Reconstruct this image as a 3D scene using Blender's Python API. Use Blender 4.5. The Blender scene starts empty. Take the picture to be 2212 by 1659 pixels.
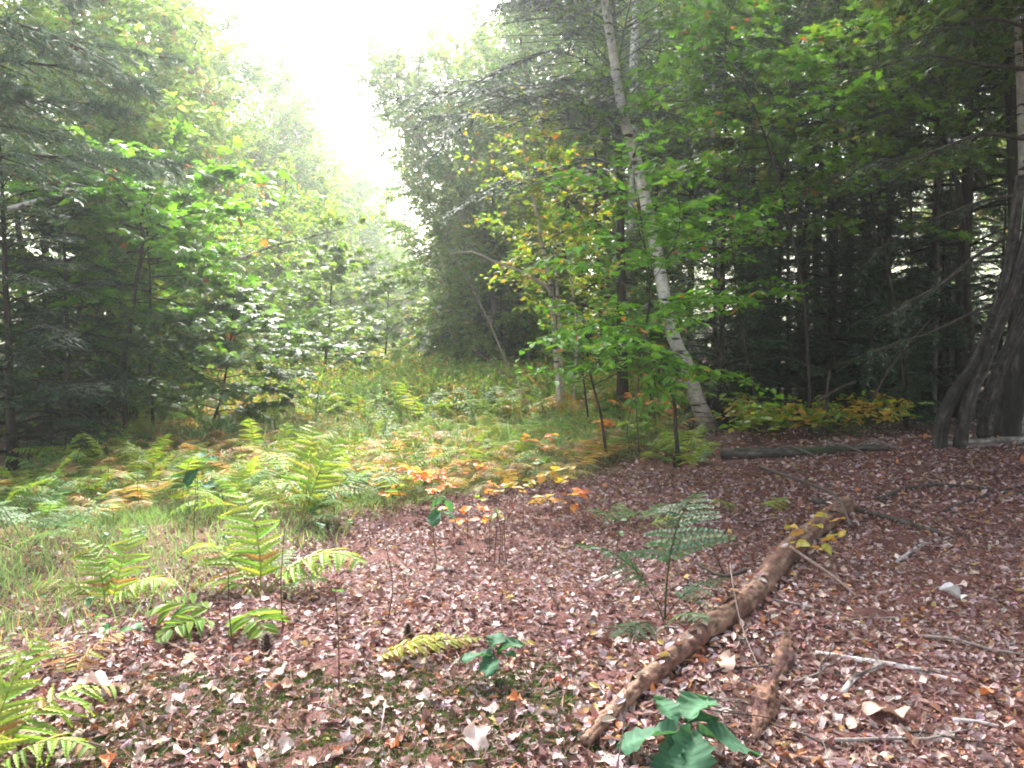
import bpy, math, random
import numpy as np
from mathutils import Vector, Matrix

SC = bpy.context.scene
COL = SC.collection
R = math.radians
rng = np.random.default_rng(11)
random.seed(11)

# ------------------------------------------------------------------ camera
CAM_H, PITCH = 1.55, R(3.15)
F = 2212 * 28 / 36
cam_d = bpy.data.cameras.new('camera')
cam_d.lens = 28; cam_d.sensor_width = 36
cam_d.clip_start = 0.05; cam_d.clip_end = 2000
cam = bpy.data.objects.new('camera', cam_d)
cam.location = (0, 0, CAM_H)
cam.rotation_euler = (math.pi / 2 - PITCH, 0, 0)
COL.objects.link(cam)
SC.camera = cam

# ------------------------------------------------------------------ sky, sun, exposure
SUN_EL, SUN_AZ = R(45), R(-8)          # azimuth measured from +Y towards +X
world = bpy.data.worlds.new('World'); SC.world = world
world.use_nodes = True
wn, wl = world.node_tree.nodes, world.node_tree.links
wn.clear()
sky = wn.new('ShaderNodeTexSky'); sky.sky_type = 'NISHITA'; sky.sun_disc = False
sky.sun_elevation = SUN_EL; sky.sun_rotation = SUN_AZ
sky.air_density = 1.6; sky.dust_density = 4.0; sky.ozone_density = 1.0
hs = wn.new('ShaderNodeHueSaturation'); hs.inputs['Saturation'].default_value = 0.45
hs.inputs['Value'].default_value = 1.0
bg = wn.new('ShaderNodeBackground'); bg.inputs['Strength'].default_value = 0.15
wo = wn.new('ShaderNodeOutputWorld')
wl.new(sky.outputs[0], hs.inputs['Color']); wl.new(hs.outputs[0], bg.inputs['Color'])
wl.new(bg.outputs[0], wo.inputs['Surface'])

sun_d = bpy.data.lights.new('sun', 'SUN'); sun_d.energy = 4.0; sun_d.angle = R(13)
sun_d.color = (1.0, 0.97, 0.93)
sun = bpy.data.objects.new('sun', sun_d); COL.objects.link(sun)
sdir = Vector((math.sin(SUN_AZ) * math.cos(SUN_EL), math.cos(SUN_AZ) * math.cos(SUN_EL), math.sin(SUN_EL)))
sun.rotation_euler = sdir.to_track_quat('Z', 'Y').to_euler()
sun.location = (0, 20, 60)

SC.view_settings.view_transform = 'Standard'
SC.view_settings.look = 'None'
SC.view_settings.exposure = 2.5
SC.view_settings.gamma = 1.0
SC.view_settings.use_curve_mapping = False
cy = SC.cycles
cy.max_bounces = 7; cy.diffuse_bounces = 4; cy.glossy_bounces = 2; cy.transmission_bounces = 5
cy.volume_bounces = 1; cy.transparent_max_bounces = 4
cy.use_denoising = True
cy.sample_clamp_indirect = 6.0
cy.pixel_filter_type = 'BLACKMAN_HARRIS'
cy.filter_width = 1.9

# ------------------------------------------------------------------ terrain and view geometry
def hgt(x, y):
    x = np.asarray(x, float); y = np.asarray(y, float)
    z = 0.035 * np.sin(0.9 * x + 0.4 * y) + 0.03 * np.sin(1.7 * y - 0.6 * x + 1.3) + 0.05 * np.sin(0.23 * x + 0.31 * y + 2)
    z = z + 0.30 * np.exp(-(((x - 6.2) / 3.2) ** 2 + ((y - 9.8) / 1.7) ** 2))
    z = z + 0.10 * np.exp(-(((x + 1.0) / 1.6) ** 2 + ((y - 4.2) / 1.2) ** 2))
    z = z - 0.30 * np.clip((y - 13) / 10, 0, 1) * np.clip((x - 4) / 4, 0, 1)
    z = z + 0.7 * np.clip((y - 45) / 50, 0, 1)
    return z
def H0(x, y): return float(hgt(x, y))
FW = Vector((0, math.cos(PITCH), -math.sin(PITCH))); UP = Vector((0, math.sin(PITCH), math.cos(PITCH)))
EYE = Vector((0, 0, CAM_H))
def ray(u, v):
    return Vector((1, 0, 0)) * ((u - 1106) / F) + UP * ((829.5 - v) / F) + FW
def at(u, v, lift=0.0):
    """ground point seen at photo coordinates (2212 wide)"""
    d = ray(u, v); t = 0.5
    for _ in range(4000):
        p = EYE + d * t
        if p.z <= H0(p.x, p.y) + lift: break
        t *= 1.004
        if t > 300: break
    return EYE + d * t
def aty(u, v, y):
    d = ray(u, v)
    return EYE + d * (y / d.y)
def interp(y, pts):
    a = np.array(pts, float)
    return np.interp(y, a[:, 0], a[:, 1])
XL = [(0, -5.5), (5, -5.2), (10, -6.0), (14, -7.0), (25, -9.2), (40, -11), (60, -12), (80, -12.5)]
XR = [(0, -2.4), (3, -2.1), (5.2, -1.8), (7, -1.2), (8.5, -0.1), (10, 1.2), (13, 2.6), (16, 3.2), (23, 2.2), (33, -0.4), (50, -3.6), (75, -6.8), (90, -7.5)]

# ------------------------------------------------------------------ geometry helpers
class Geo:
    def __init__(s): s.V = []; s.C = []; s.T = []; s.Q = []; s.TM = []; s.QM = []; s.n = 0
    def add(s, v, f, c, m=0):
        v = np.asarray(v, float).reshape(-1, 3); f = np.asarray(f, int)
        c = np.asarray(c, float)
        if c.ndim == 1: c = np.tile(c[:3], (len(v), 1))
        s.V.append(v); s.C.append(c)
        if f.shape[1] == 3: s.T.append(f + s.n); s.TM.append(np.full(len(f), m))
        else: s.Q.append(f + s.n); s.QM.append(np.full(len(f), m))
        s.n += len(v)
    def mesh(s, name, mats, smooth=False):
        me = bpy.data.meshes.new(name)
        V = np.concatenate(s.V); C = np.concatenate(s.C)
        T = np.concatenate(s.T) if s.T else np.zeros((0, 3), int)
        Q = np.concatenate(s.Q) if s.Q else np.zeros((0, 4), int)
        mi = np.concatenate(s.TM + s.QM) if (s.TM or s.QM) else np.zeros(0)
        loops = np.concatenate([T.ravel(), Q.ravel()]).astype(np.int32)
        nt, nq = len(T), len(Q)
        starts = np.concatenate([np.arange(nt) * 3, nt * 3 + np.arange(nq) * 4]).astype(np.int32)
        me.vertices.add(len(V)); me.vertices.foreach_set('co', V.astype(np.float32).ravel())
        me.loops.add(len(loops)); me.loops.foreach_set('vertex_index', loops)
        me.polygons.add(nt + nq); me.polygons.foreach_set('loop_start', starts)
        me.polygons.foreach_set('material_index', mi.astype(np.int32))
        me.polygons.foreach_set('use_smooth', np.full(nt + nq, smooth))
        at_ = me.attributes.new('col', 'FLOAT_COLOR', 'POINT')
        at_.data.foreach_set('color', np.concatenate([C, np.ones((len(C), 1))], 1).astype(np.float32).ravel())
        for m in (mats if isinstance(mats, (list, tuple)) else [mats]): me.materials.append(m)
        me.update(calc_edges=True)
        return me

def nrm(a): return a / np.maximum(np.linalg.norm(a, axis=-1, keepdims=True), 1e-9)

def tube(G, path, rad, sides=7, col=(0.1, 0.08, 0.06), m=0, rough=0.0, cap=True, rg=rng, colj=0.0):
    P = np.asarray(path, float); k = len(P)
    rad = np.broadcast_to(np.asarray(rad, float), (k,))
    tan = nrm(np.gradient(P, axis=0))
    ref = np.array([1., 0, 0]) if abs(tan[0][0]) < 0.9 else np.array([0, 1., 0])
    a = ref - tan[0] * ref.dot(tan[0]); a /= np.linalg.norm(a)
    V = []
    th = np.arange(sides) / sides * 2 * np.pi
    for i in range(k):
        a = a - tan[i] * a.dot(tan[i]); a /= max(np.linalg.norm(a), 1e-9)
        b = np.cross(tan[i], a)
        rr = rad[i] * (1 + rough * rg.standard_normal(sides))
        V.append(P[i] + np.outer(np.cos(th) * rr, a) + np.outer(np.sin(th) * rr, b))
    V = np.concatenate(V)
    i, j = np.meshgrid(np.arange(k - 1), np.arange(sides), indexing='ij')
    j2 = (j + 1) % sides
    Fq = np.stack([i * sides + j, i * sides + j2, (i + 1) * sides + j2, (i + 1) * sides + j], -1).reshape(-1, 4)
    C = np.tile(np.asarray(col, float), (len(V), 1)) if np.asarray(col).ndim == 1 else np.repeat(np.asarray(col), sides, 0)
    if colj: C = C * (1 + colj * rg.standard_normal((len(V), 1)))
    if cap:
        V = np.concatenate([V, P[:1], P[-1:]]); C = np.concatenate([C, C[:1], C[-1:]])
        n0 = k * sides
        jj = np.arange(sides); j3 = (jj + 1) % sides
        Ft = np.concatenate([np.stack([np.full(sides, n0), j3, jj], -1),
                             np.stack([np.full(sides, n0 + 1), (k - 1) * sides + jj, (k - 1) * sides + j3], -1)])
        G.add(V, Fq, np.clip(C, 0, 1), m)
        base = G.n - len(V)
        G.T.append(Ft + base); G.TM.append(np.full(len(Ft), m))
    else:
        G.add(V, Fq, np.clip(C, 0, 1), m)

def smooth_path(pts, n=14):
    P = np.array([tuple(p) for p in pts], float)
    d = np.concatenate([[0], np.cumsum(np.linalg.norm(np.diff(P, axis=0), axis=1))])
    if len(P) < 3:
        t = np.linspace(0, d[-1], n)
        return np.stack([np.interp(t, d, P[:, k]) for k in range(3)], 1)
    # Catmull-Rom
    Q = np.concatenate([[2 * P[0] - P[1]], P, [2 * P[-1] - P[-2]]])
    out = []
    per = max(2, n // (len(P) - 1))
    for i in range(1, len(Q) - 2):
        p0, p1, p2, p3 = Q[i - 1], Q[i], Q[i + 1], Q[i + 2]
        for t in np.linspace(0, 1, per, endpoint=False):
            out.append(0.5 * (2 * p1 + (p2 - p0) * t + (2 * p0 - 5 * p1 + 4 * p2 - p3) * t * t + (3 * p1 - p0 - 3 * p2 + p3) * t ** 3))
    out.append(P[-1])
    return np.array(out)

# leaf templates: (along, across, normal) and faces
def fan(outline, c=(0.45, 0, 0.0)):
    n = len(outline)
    return np.array(list(outline) + [c], float), np.array([(n, i, (i + 1) % n) for i in range(n)])
NEEDLE = (np.array([(0, .5, 0), (0, -.5, 0), (1, 0, 0)], float), np.array([(0, 1, 2)]))
DIAMOND = (np.array([(0, 0, 0), (.45, .5, .08), (1, 0, -.06), (.45, -.5, .08)], float), np.array([(0, 2, 1), (0, 3, 2)]))
OVAL = (np.array([(0, 0, 0), (.28, .46, .07), (.66, .42, .05), (1, 0, -.10), (.66, -.42, .05), (.28, -.46, .07)], float),
        np.array([(0, 3, 2, 1), (0, 5, 4, 3)]))
_mh = [(0, 0, 0), (-.04, .20, .0), (.10, .52, -.06), (.27, .30, .03), (.62, .55, -.06), (.60, .20, .03), (1, 0, -.10)]
MAPLE = fan(_mh + [(a, -b, c) for a, b, c in _mh[-2:0:-1]], (.38, 0, .05))
_oh = [(0, 0, 0), (.16, .10, .0), (.30, .34, .02), (.38, .22, .03), (.54, .46, .0), (.62, .28, .03), (.80, .40, -.04), (.88, .2, .0), (1, 0, -.08)]
OAK = fan(_oh + [(a, -b, c) for a, b, c in _oh[-2:0:-1]], (.5, 0, .05))
OVALC = (np.array([(0, 0, 0), (.28, .46, .20), (.66, .42, .17), (1, 0, .04), (.66, -.42, .12), (.28, -.46, .16)], float), np.array([(0, 3, 2, 1), (0, 5, 4, 3)]))
CURL = (np.array([(0, .0, 0), (.2, .35, .16), (.55, .5, .28), (.85, .3, .2), (1, .0, .12), (.8, -.3, .05), (.5, -.46, .16), (.2, -.3, .08), (.45, 0, -.03)], float),
        np.array([(8, i, (i + 1) % 8) for i in range(8)]))
STRIP = (np.array([(0, .5, 0), (0, -.5, 0), (.5, .42, .05), (.5, -.42, .05), (1, 0, -.12)], float), np.array([(0, 1, 3), (0, 3, 2), (2, 3, 4)]))

def leaves(G, P, D, N, L, W, tmpl, C, m=0):
    P = np.asarray(P, float); n = len(P)
    if n == 0: return
    D = nrm(np.asarray(D, float)); N = np.asarray(N, float)
    N = nrm(N - D * (N * D).sum(1, keepdims=True)); S = np.cross(N, D)
    T, Fc = tmpl
    L = np.broadcast_to(np.asarray(L, float), (n,)); W = np.broadcast_to(np.asarray(W, float), (n,))
    V = (P[:, None] + T[None, :, 0, None] * (L[:, None] * D)[:, None] + T[None, :, 1, None] * (W[:, None] * S)[:, None]
         + T[None, :, 2, None] * (L[:, None] * N)[:, None])
    k = len(T)
    FF = (Fc[None] + (np.arange(n) * k)[:, None, None]).reshape(-1, Fc.shape[1])
    G.add(V.reshape(-1, 3), FF, np.repeat(np.clip(C, 0.002, 1), k, 0), m)

def pick(pal, n, rg, jit=0.18):
    """pal: list of (weight, rgb)"""
    w = np.array([p[0] for p in pal], float); w /= w.sum()
    c = np.array([p[1] for p in pal], float)[rg.choice(len(pal), n, p=w)]
    return c * (1 + jit * rg.standard_normal((n, 1))) * (1 + 0.07 * rg.standard_normal((n, 3)))

# ------------------------------------------------------------------ materials
def newmat(name):
    m = bpy.data.materials.new(name); m.use_nodes = True
    nt = m.node_tree; nt.nodes.clear()
    return m, nt.nodes, nt.links, nt.nodes.new('ShaderNodeOutputMaterial')

def mat_leaf(name, trans=0.4, rough=0.5, spec=0.35, tint=(1.5, 1.45, 0.7), objvar=0.12):
    m, n, l, o = newmat(name)
    a = n.new('ShaderNodeAttribute'); a.attribute_name = 'col'
    oi = n.new('ShaderNodeObjectInfo')
    mr = n.new('ShaderNodeMapRange'); mr.inputs[3].default_value = 1 - objvar; mr.inputs[4].default_value = 1 + objvar
    l.new(oi.outputs['Random'], mr.inputs[0])
    hv = n.new('ShaderNodeHueSaturation'); l.new(a.outputs['Color'], hv.inputs['Color']); l.new(mr.outputs[0], hv.inputs['Value'])
    p = n.new('ShaderNodeBsdfPrincipled'); p.inputs['Roughness'].default_value = rough
    p.inputs['Specular IOR Level'].default_value = spec
    l.new(hv.outputs[0], p.inputs['Base Color'])
    mx = n.new('ShaderNodeMix'); mx.data_type = 'RGBA'; mx.blend_type = 'MULTIPLY'; mx.inputs[0].default_value = 1
    l.new(hv.outputs[0], mx.inputs[6]); mx.inputs[7].default_value = (*tint, 1)
    t = n.new('ShaderNodeBsdfTranslucent'); l.new(mx.outputs[2], t.inputs['Color'])
    ms = n.new('ShaderNodeMixShader'); ms.inputs[0].default_value = trans
    l.new(p.outputs[0], ms.inputs[1]); l.new(t.outputs[0], ms.inputs[2]); l.new(ms.outputs[0], o.inputs['Surface'])
    return m

def mat_bark(name, scale=(14, 14, 3), contrast=0.75, bump=0.5, rough=0.9, spots=None, spot_th=0.6):
    m, n, l, o = newmat(name)
    a = n.new('ShaderNodeAttribute'); a.attribute_name = 'col'
    tc = n.new('ShaderNodeTexCoord'); mp = n.new('ShaderNodeMapping'); mp.inputs['Scale'].default_value = scale
    l.new(tc.outputs['Object'], mp.inputs['Vector'])
    nz = n.new('ShaderNodeTexNoise'); nz.inputs['Scale'].default_value = 1.0; nz.inputs['Detail'].default_value = 7
    nz.inputs['Roughness'].default_value = 0.65
    l.new(mp.outputs[0], nz.inputs['Vector'])
    mr = n.new('ShaderNodeMapRange'); mr.inputs[1].default_value = 0.3; mr.inputs[2].default_value = 0.72
    mr.inputs[3].default_value = 1 - contrast; mr.inputs[4].default_value = 1 + contrast * 0.6
    l.new(nz.outputs[0], mr.inputs[0])
    mx = n.new('ShaderNodeMix'); mx.data_type = 'RGBA'; mx.blend_type = 'MULTIPLY'; mx.inputs[0].default_value = 1
    l.new(a.outputs['Color'], mx.inputs[6]); l.new(mr.outputs[0], mx.inputs[7])
    out = mx.outputs[2]
    if spots:
        mp2 = n.new('ShaderNodeMapping'); mp2.inputs['Scale'].default_value = spots
        l.new(tc.outputs['Object'], mp2.inputs['Vector'])
        n2 = n.new('ShaderNodeTexNoise'); n2.inputs['Scale'].default_value = 1; n2.inputs['Detail'].default_value = 4
        l.new(mp2.outputs[0], n2.inputs['Vector'])
        r2 = n.new('ShaderNodeMapRange'); r2.inputs[1].default_value = spot_th; r2.inputs[2].default_value = spot_th + 0.06
        l.new(n2.outputs[0], r2.inputs[0])
        mx2 = n.new('ShaderNodeMix'); mx2.data_type = 'RGBA'
        l.new(r2.outputs[0], mx2.inputs[0]); l.new(out, mx2.inputs[6]); mx2.inputs[7].default_value = (0.035, 0.028, 0.024, 1)
        out = mx2.outputs[2]
    p = n.new('ShaderNodeBsdfPrincipled'); p.inputs['Roughness'].default_value = rough; p.inputs['Specular IOR Level'].default_value = 0.2
    l.new(out, p.inputs['Base Color'])
    b = n.new('ShaderNodeBump'); b.inputs['Strength'].default_value = bump; b.inputs['Distance'].default_value = 0.02
    l.new(nz.outputs[0], b.inputs['Height']); l.new(b.outputs[0], p.inputs['Normal'])
    l.new(p.outputs[0], o.inputs['Surface'])
    return m

M_LEAF = mat_leaf('leaf', trans=.47)
M_CONI = mat_leaf('needles', trans=0.22, rough=0.55, spec=0.3, tint=(1.1, 1.1, 0.8))
M_BROAD = mat_leaf('broad_leaf', trans=.3, rough=.72, spec=.2)
M_FERN = mat_leaf('fern', trans=0.45, rough=0.55, spec=0.25, tint=(1.2, 1.15, 0.6), objvar=0.18)
M_DRY = mat_leaf('dry_leaf', trans=0.12, rough=0.6, spec=0.3, tint=(1, .9, .8), objvar=0.2)
M_BARK = mat_bark('bark')
M_BIRCH = mat_bark('birch_bark', scale=(7, 7, 9), contrast=0.5, bump=0.3, rough=0.75, spots=(2.6, 2.6, 15), spot_th=0.575)
M_SPECK = mat_bark('speckled_bark', scale=(16, 16, 12), contrast=0.8, bump=0.4, spots=(9, 9, 14), spot_th=0.58)
M_LOG = mat_bark('rotten_wood', scale=(16, 16, 16), contrast=0.6, bump=0.9, spots=(11, 11, 11), spot_th=0.68)
M_TWIG = mat_bark('twig', scale=(40, 40, 40), contrast=0.5, bump=0.2)

# ------------------------------------------------------------------ object helpers
def tag(o, label=None, cat=None, group=None, kind=None):
    if label: o['label'] = label
    if cat: o['category'] = cat
    if group: o['group'] = group
    if kind: o['kind'] = kind
    return o
def obj(name, me, parent=None, loc=None, rot=None, sc=None):
    o = bpy.data.objects.new(name, me); COL.objects.link(o)
    if parent is not None: o.parent = parent
    if loc is not None: o.location = loc
    if rot is not None: o.rotation_euler = rot
    if sc is not None: o.scale = (sc, sc, sc) if np.isscalar(sc) else sc
    return o
def empty(name, loc, rz=0.0, sc=1.0, rot=None):
    o = bpy.data.objects.new(name, None); COL.objects.link(o)
    o.empty_display_size = 0.2
    o.location = loc; o.rotation_euler = rot if rot is not None else (0, 0, rz)
    o.scale = (sc, sc, sc) if np.isscalar(sc) else sc
    return o
def spawn(name, parts, loc, rz=0.0, sc=1.0, label=None, cat=None, group=None, rot=None):
    """one thing: an Empty at its base and a child per part (mesh data shared between alike things)"""
    r = empty(name, loc, rz, sc, rot)
    for pn, me in parts: obj(pn, me, r)
    return tag(r, label, cat, group)

# ------------------------------------------------------------------ ground and sky air
def grid_axis(lo, hi, c, fine, n):
    """points dense around c"""
    t = np.linspace(-1, 1, n)
    s = np.sinh(t * 4.2) / np.sinh(4.2)
    a = c + np.where(s < 0, -s * (lo - c), s * (hi - c))
    return a
xs = grid_axis(-135, 135, 0, .1, 200); ys = grid_axis(-30, 150, 5, .1, 220)
X, Y = np.meshgrid(xs, ys, indexing='ij')
Z = hgt(X, Y) + 0.012 * rng.standard_normal(X.shape) * (np.hypot(X, Y - 4) < 14)
gi, gj = np.meshgrid(np.arange(len(xs) - 1), np.arange(len(ys) - 1), indexing='ij')
ny = len(ys)
gq = np.stack([gi * ny + gj, (gi + 1) * ny + gj, (gi + 1) * ny + gj + 1, gi * ny + gj + 1], -1).reshape(-1, 4)
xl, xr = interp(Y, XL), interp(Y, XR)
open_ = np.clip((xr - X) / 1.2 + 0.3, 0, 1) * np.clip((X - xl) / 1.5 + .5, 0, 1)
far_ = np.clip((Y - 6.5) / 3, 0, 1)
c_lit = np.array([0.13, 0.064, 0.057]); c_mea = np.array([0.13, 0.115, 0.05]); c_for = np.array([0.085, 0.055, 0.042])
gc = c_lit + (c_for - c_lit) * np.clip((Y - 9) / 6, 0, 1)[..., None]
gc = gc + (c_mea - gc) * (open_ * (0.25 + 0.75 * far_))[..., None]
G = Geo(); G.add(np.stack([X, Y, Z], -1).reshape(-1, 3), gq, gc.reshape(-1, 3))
mg, n, l, o = newmat('forest_floor')
a = n.new('ShaderNodeAttribute'); a.attribute_name = 'col'
tc = n.new('ShaderNodeTexCoord')
def noise(scale, det=6, rgh=.6):
    z = n.new('ShaderNodeTexNoise'); z.inputs['Scale'].default_value = scale; z.inputs['Detail'].default_value = det
    z.inputs['Roughness'].default_value = rgh; l.new(tc.outputs['Object'], z.inputs['Vector']); return z
n1, n2 = noise(2.2), noise(38, 8, .75)
mr = n.new('ShaderNodeMapRange'); mr.inputs[1].default_value = .3; mr.inputs[2].default_value = .7; mr.inputs[3].default_value = .45; mr.inputs[4].default_value = 1.5
l.new(n2.outputs[0], mr.inputs[0])
mr1 = n.new('ShaderNodeMapRange'); mr1.inputs[1].default_value = .3; mr1.inputs[2].default_value = .7; mr1.inputs[3].default_value = .7; mr1.inputs[4].default_value = 1.25
l.new(n1.outputs[0], mr1.inputs[0])
mm = n.new('ShaderNodeMath'); mm.operation = 'MULTIPLY'; l.new(mr.outputs[0], mm.inputs[0]); l.new(mr1.outputs[0], mm.inputs[1])
mx = n.new('ShaderNodeMix'); mx.data_type = 'RGBA'; mx.blend_type = 'MULTIPLY'; mx.inputs[0].default_value = 1
l.new(a.outputs['Color'], mx.inputs[6]); l.new(mm.outputs[0], mx.inputs[7])
p = n.new('ShaderNodeBsdfPrincipled'); p.inputs['Roughness'].default_value = .95; p.inputs['Specular IOR Level'].default_value = .1
l.new(mx.outputs[2], p.inputs['Base Color'])
bp = n.new('ShaderNodeBump'); bp.inputs['Strength'].default_value = .8; bp.inputs['Distance'].default_value = .02
l.new(n2.outputs[0], bp.inputs['Height']); l.new(bp.outputs[0], p.inputs['Normal']); l.new(p.outputs[0], o.inputs['Surface'])
tag(obj('ground', G.mesh('ground', mg, True)), kind='structure')

HAZE = 0.0019  # haze volume added to stand in for lens glare round the sky gap
if HAZE:
    mh, n, l, o = newmat('haze')
    pv = n.new('ShaderNodeVolumePrincipled'); pv.inputs['Density'].default_value = HAZE
    pv.inputs['Color'].default_value = (0.93, 0.97, 1.0, 1); pv.inputs['Anisotropy'].default_value = 0.8
    l.new(pv.outputs[0], o.inputs['Volume'])
    x0, x1, y0, y1, z0, z1 = -140, 140, -35, 156, -1.45, 24
    v = [(x, y, z) for x in (x0, x1) for y in (y0, y1) for z in (z0, z1)]
    G = Geo(); G.add(v, [(0, 1, 3, 2), (4, 6, 7, 5), (0, 4, 5, 1), (2, 3, 7, 6), (0, 2, 6, 4), (1, 5, 7, 3)], (1, 1, 1))
    tag(obj('haze', G.mesh('haze', mh)), kind='stuff')

# ------------------------------------------------------------------ trees
GREEN = [(5, (.070, .145, .022)), (3, (.095, .18, .030)), (1.5, (.045, .085, .022)), (.6, (.16, .17, .03))]
PALE = [(4, (.14, .235, .055)), (3, (.11, .195, .052)), (1.5, (.19, .25, .06)), (.4, (.30, .18, .06))]  # greens lifted so overexposed glare is already in the leaf colour
MAPLEC = [(5, (.095, .23, .022)), (3, (.075, .17, .022)), (1, (.13, .25, .03)), (.08, (.5, .12, .03))]
YELLOW = [(5, (.20, .29, .035)), (1.6, (.40, .33, .04)), (3, (.13, .24, .03)), (.6, (.42, .20, .03))]
BEECH = [(5, (.090, .235, .024)), (3, (.125, .27, .028)), (1, (.065, .15, .022)), (.12, (.45, .18, .04))]
AUTUMN = [(5, (.105, .175, .045)), (2, (.16, .19, .05)), (.7, (.36, .19, .08)), (.2, (.40, .13, .06))]
HEML = [(4, (.026, .058, .026)), (3, (.038, .075, .036)), (1.3, (.075, .125, .080))]  # last, lighter green paints bluish highlights and glints into the sprays
PINE = [(4, (.075, .135, .085)), (3, (.10, .165, .11)), (1, (.045, .08, .04)), (.25, (.22, .12, .06))]

BK = {'dark': (.045, .036, .030), 'grey': (.15, .135, .12), 'birch': (.46, .44, .41), 'tan': (.22, .15, .11), 'pale': (.40, .36, .31)}

def twig_leaves(G, S, D, Ln, lpt, lsize, tmpl, pal, rg, flat=0.45, aspect=0.6, droop=0.15, twigcol=(.08, .06, .045), spread=1.0, woodm=1):
    """leaves set alternately along many straight twigs; S start, D direction, Ln length"""
    S = np.asarray(S); D = nrm(np.asarray(D)); Ln = np.asarray(Ln); T = len(S)
    if T == 0: return
    G_up = np.array([0, 0, 1.0])
    s = (np.arange(lpt) + .6) / lpt
    s = np.tile(s, (T, 1)) + .25 / lpt * rg.standard_normal((T, lpt))
    side = np.where((np.arange(lpt) % 2) == 0, 1.0, -1.0)
    P = S[:, None] + D[:, None] * (s * Ln[:, None])[..., None]
    P[..., 2] -= droop * (s ** 2) * Ln[:, None]
    P = P + 0.02 * rg.standard_normal(P.shape)
    hs_ = nrm(np.cross(np.broadcast_to(G_up, D.shape), D) + 1e-4)
    ang = (0.95 + .25 * rg.standard_normal((T, lpt))) * spread
    DD = D[:, None] * np.cos(ang)[..., None] + hs_[:, None] * (np.sin(ang) * side)[..., None]
    DD[..., 2] += -.15 + .25 * rg.standard_normal((T, lpt))
    NN = np.zeros((T, lpt, 3)); NN[..., 2] = 1
    NN += flat * rg.standard_normal(NN.shape)
    k = T * lpt
    L = lsize * (1 + .25 * rg.standard_normal(k)).clip(.5, 1.6)
    leaves(G, P.reshape(k, 3), DD.reshape(k, 3), NN.reshape(k, 3), L, L * aspect, tmpl, pick(pal, k, rg), 0)
    N0 = rg.standard_normal((T, 3))
    if twigcol is not None:
        leaves(G, S, D - np.array([0, 0, droop * .6]), N0, Ln, .008 + 0 * Ln, NEEDLE, np.tile(twigcol, (T, 1)), woodm)

def trunk_path(rg, H, lean=(0, 0), wander=.015, n=12):
    t = np.linspace(0, 1, n)
    w = np.cumsum(rg.standard_normal((n, 2)) * wander * H / 3, 0); w -= w[0]
    P = np.stack([lean[0] * H * t + w[:, 0], lean[1] * H * t + w[:, 1], H * t], 1)
    return P

def along(P, t):
    d = np.linspace(0, 1, len(P))
    return np.array([np.interp(t, d, P[:, k]) for k in range(3)])

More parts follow.
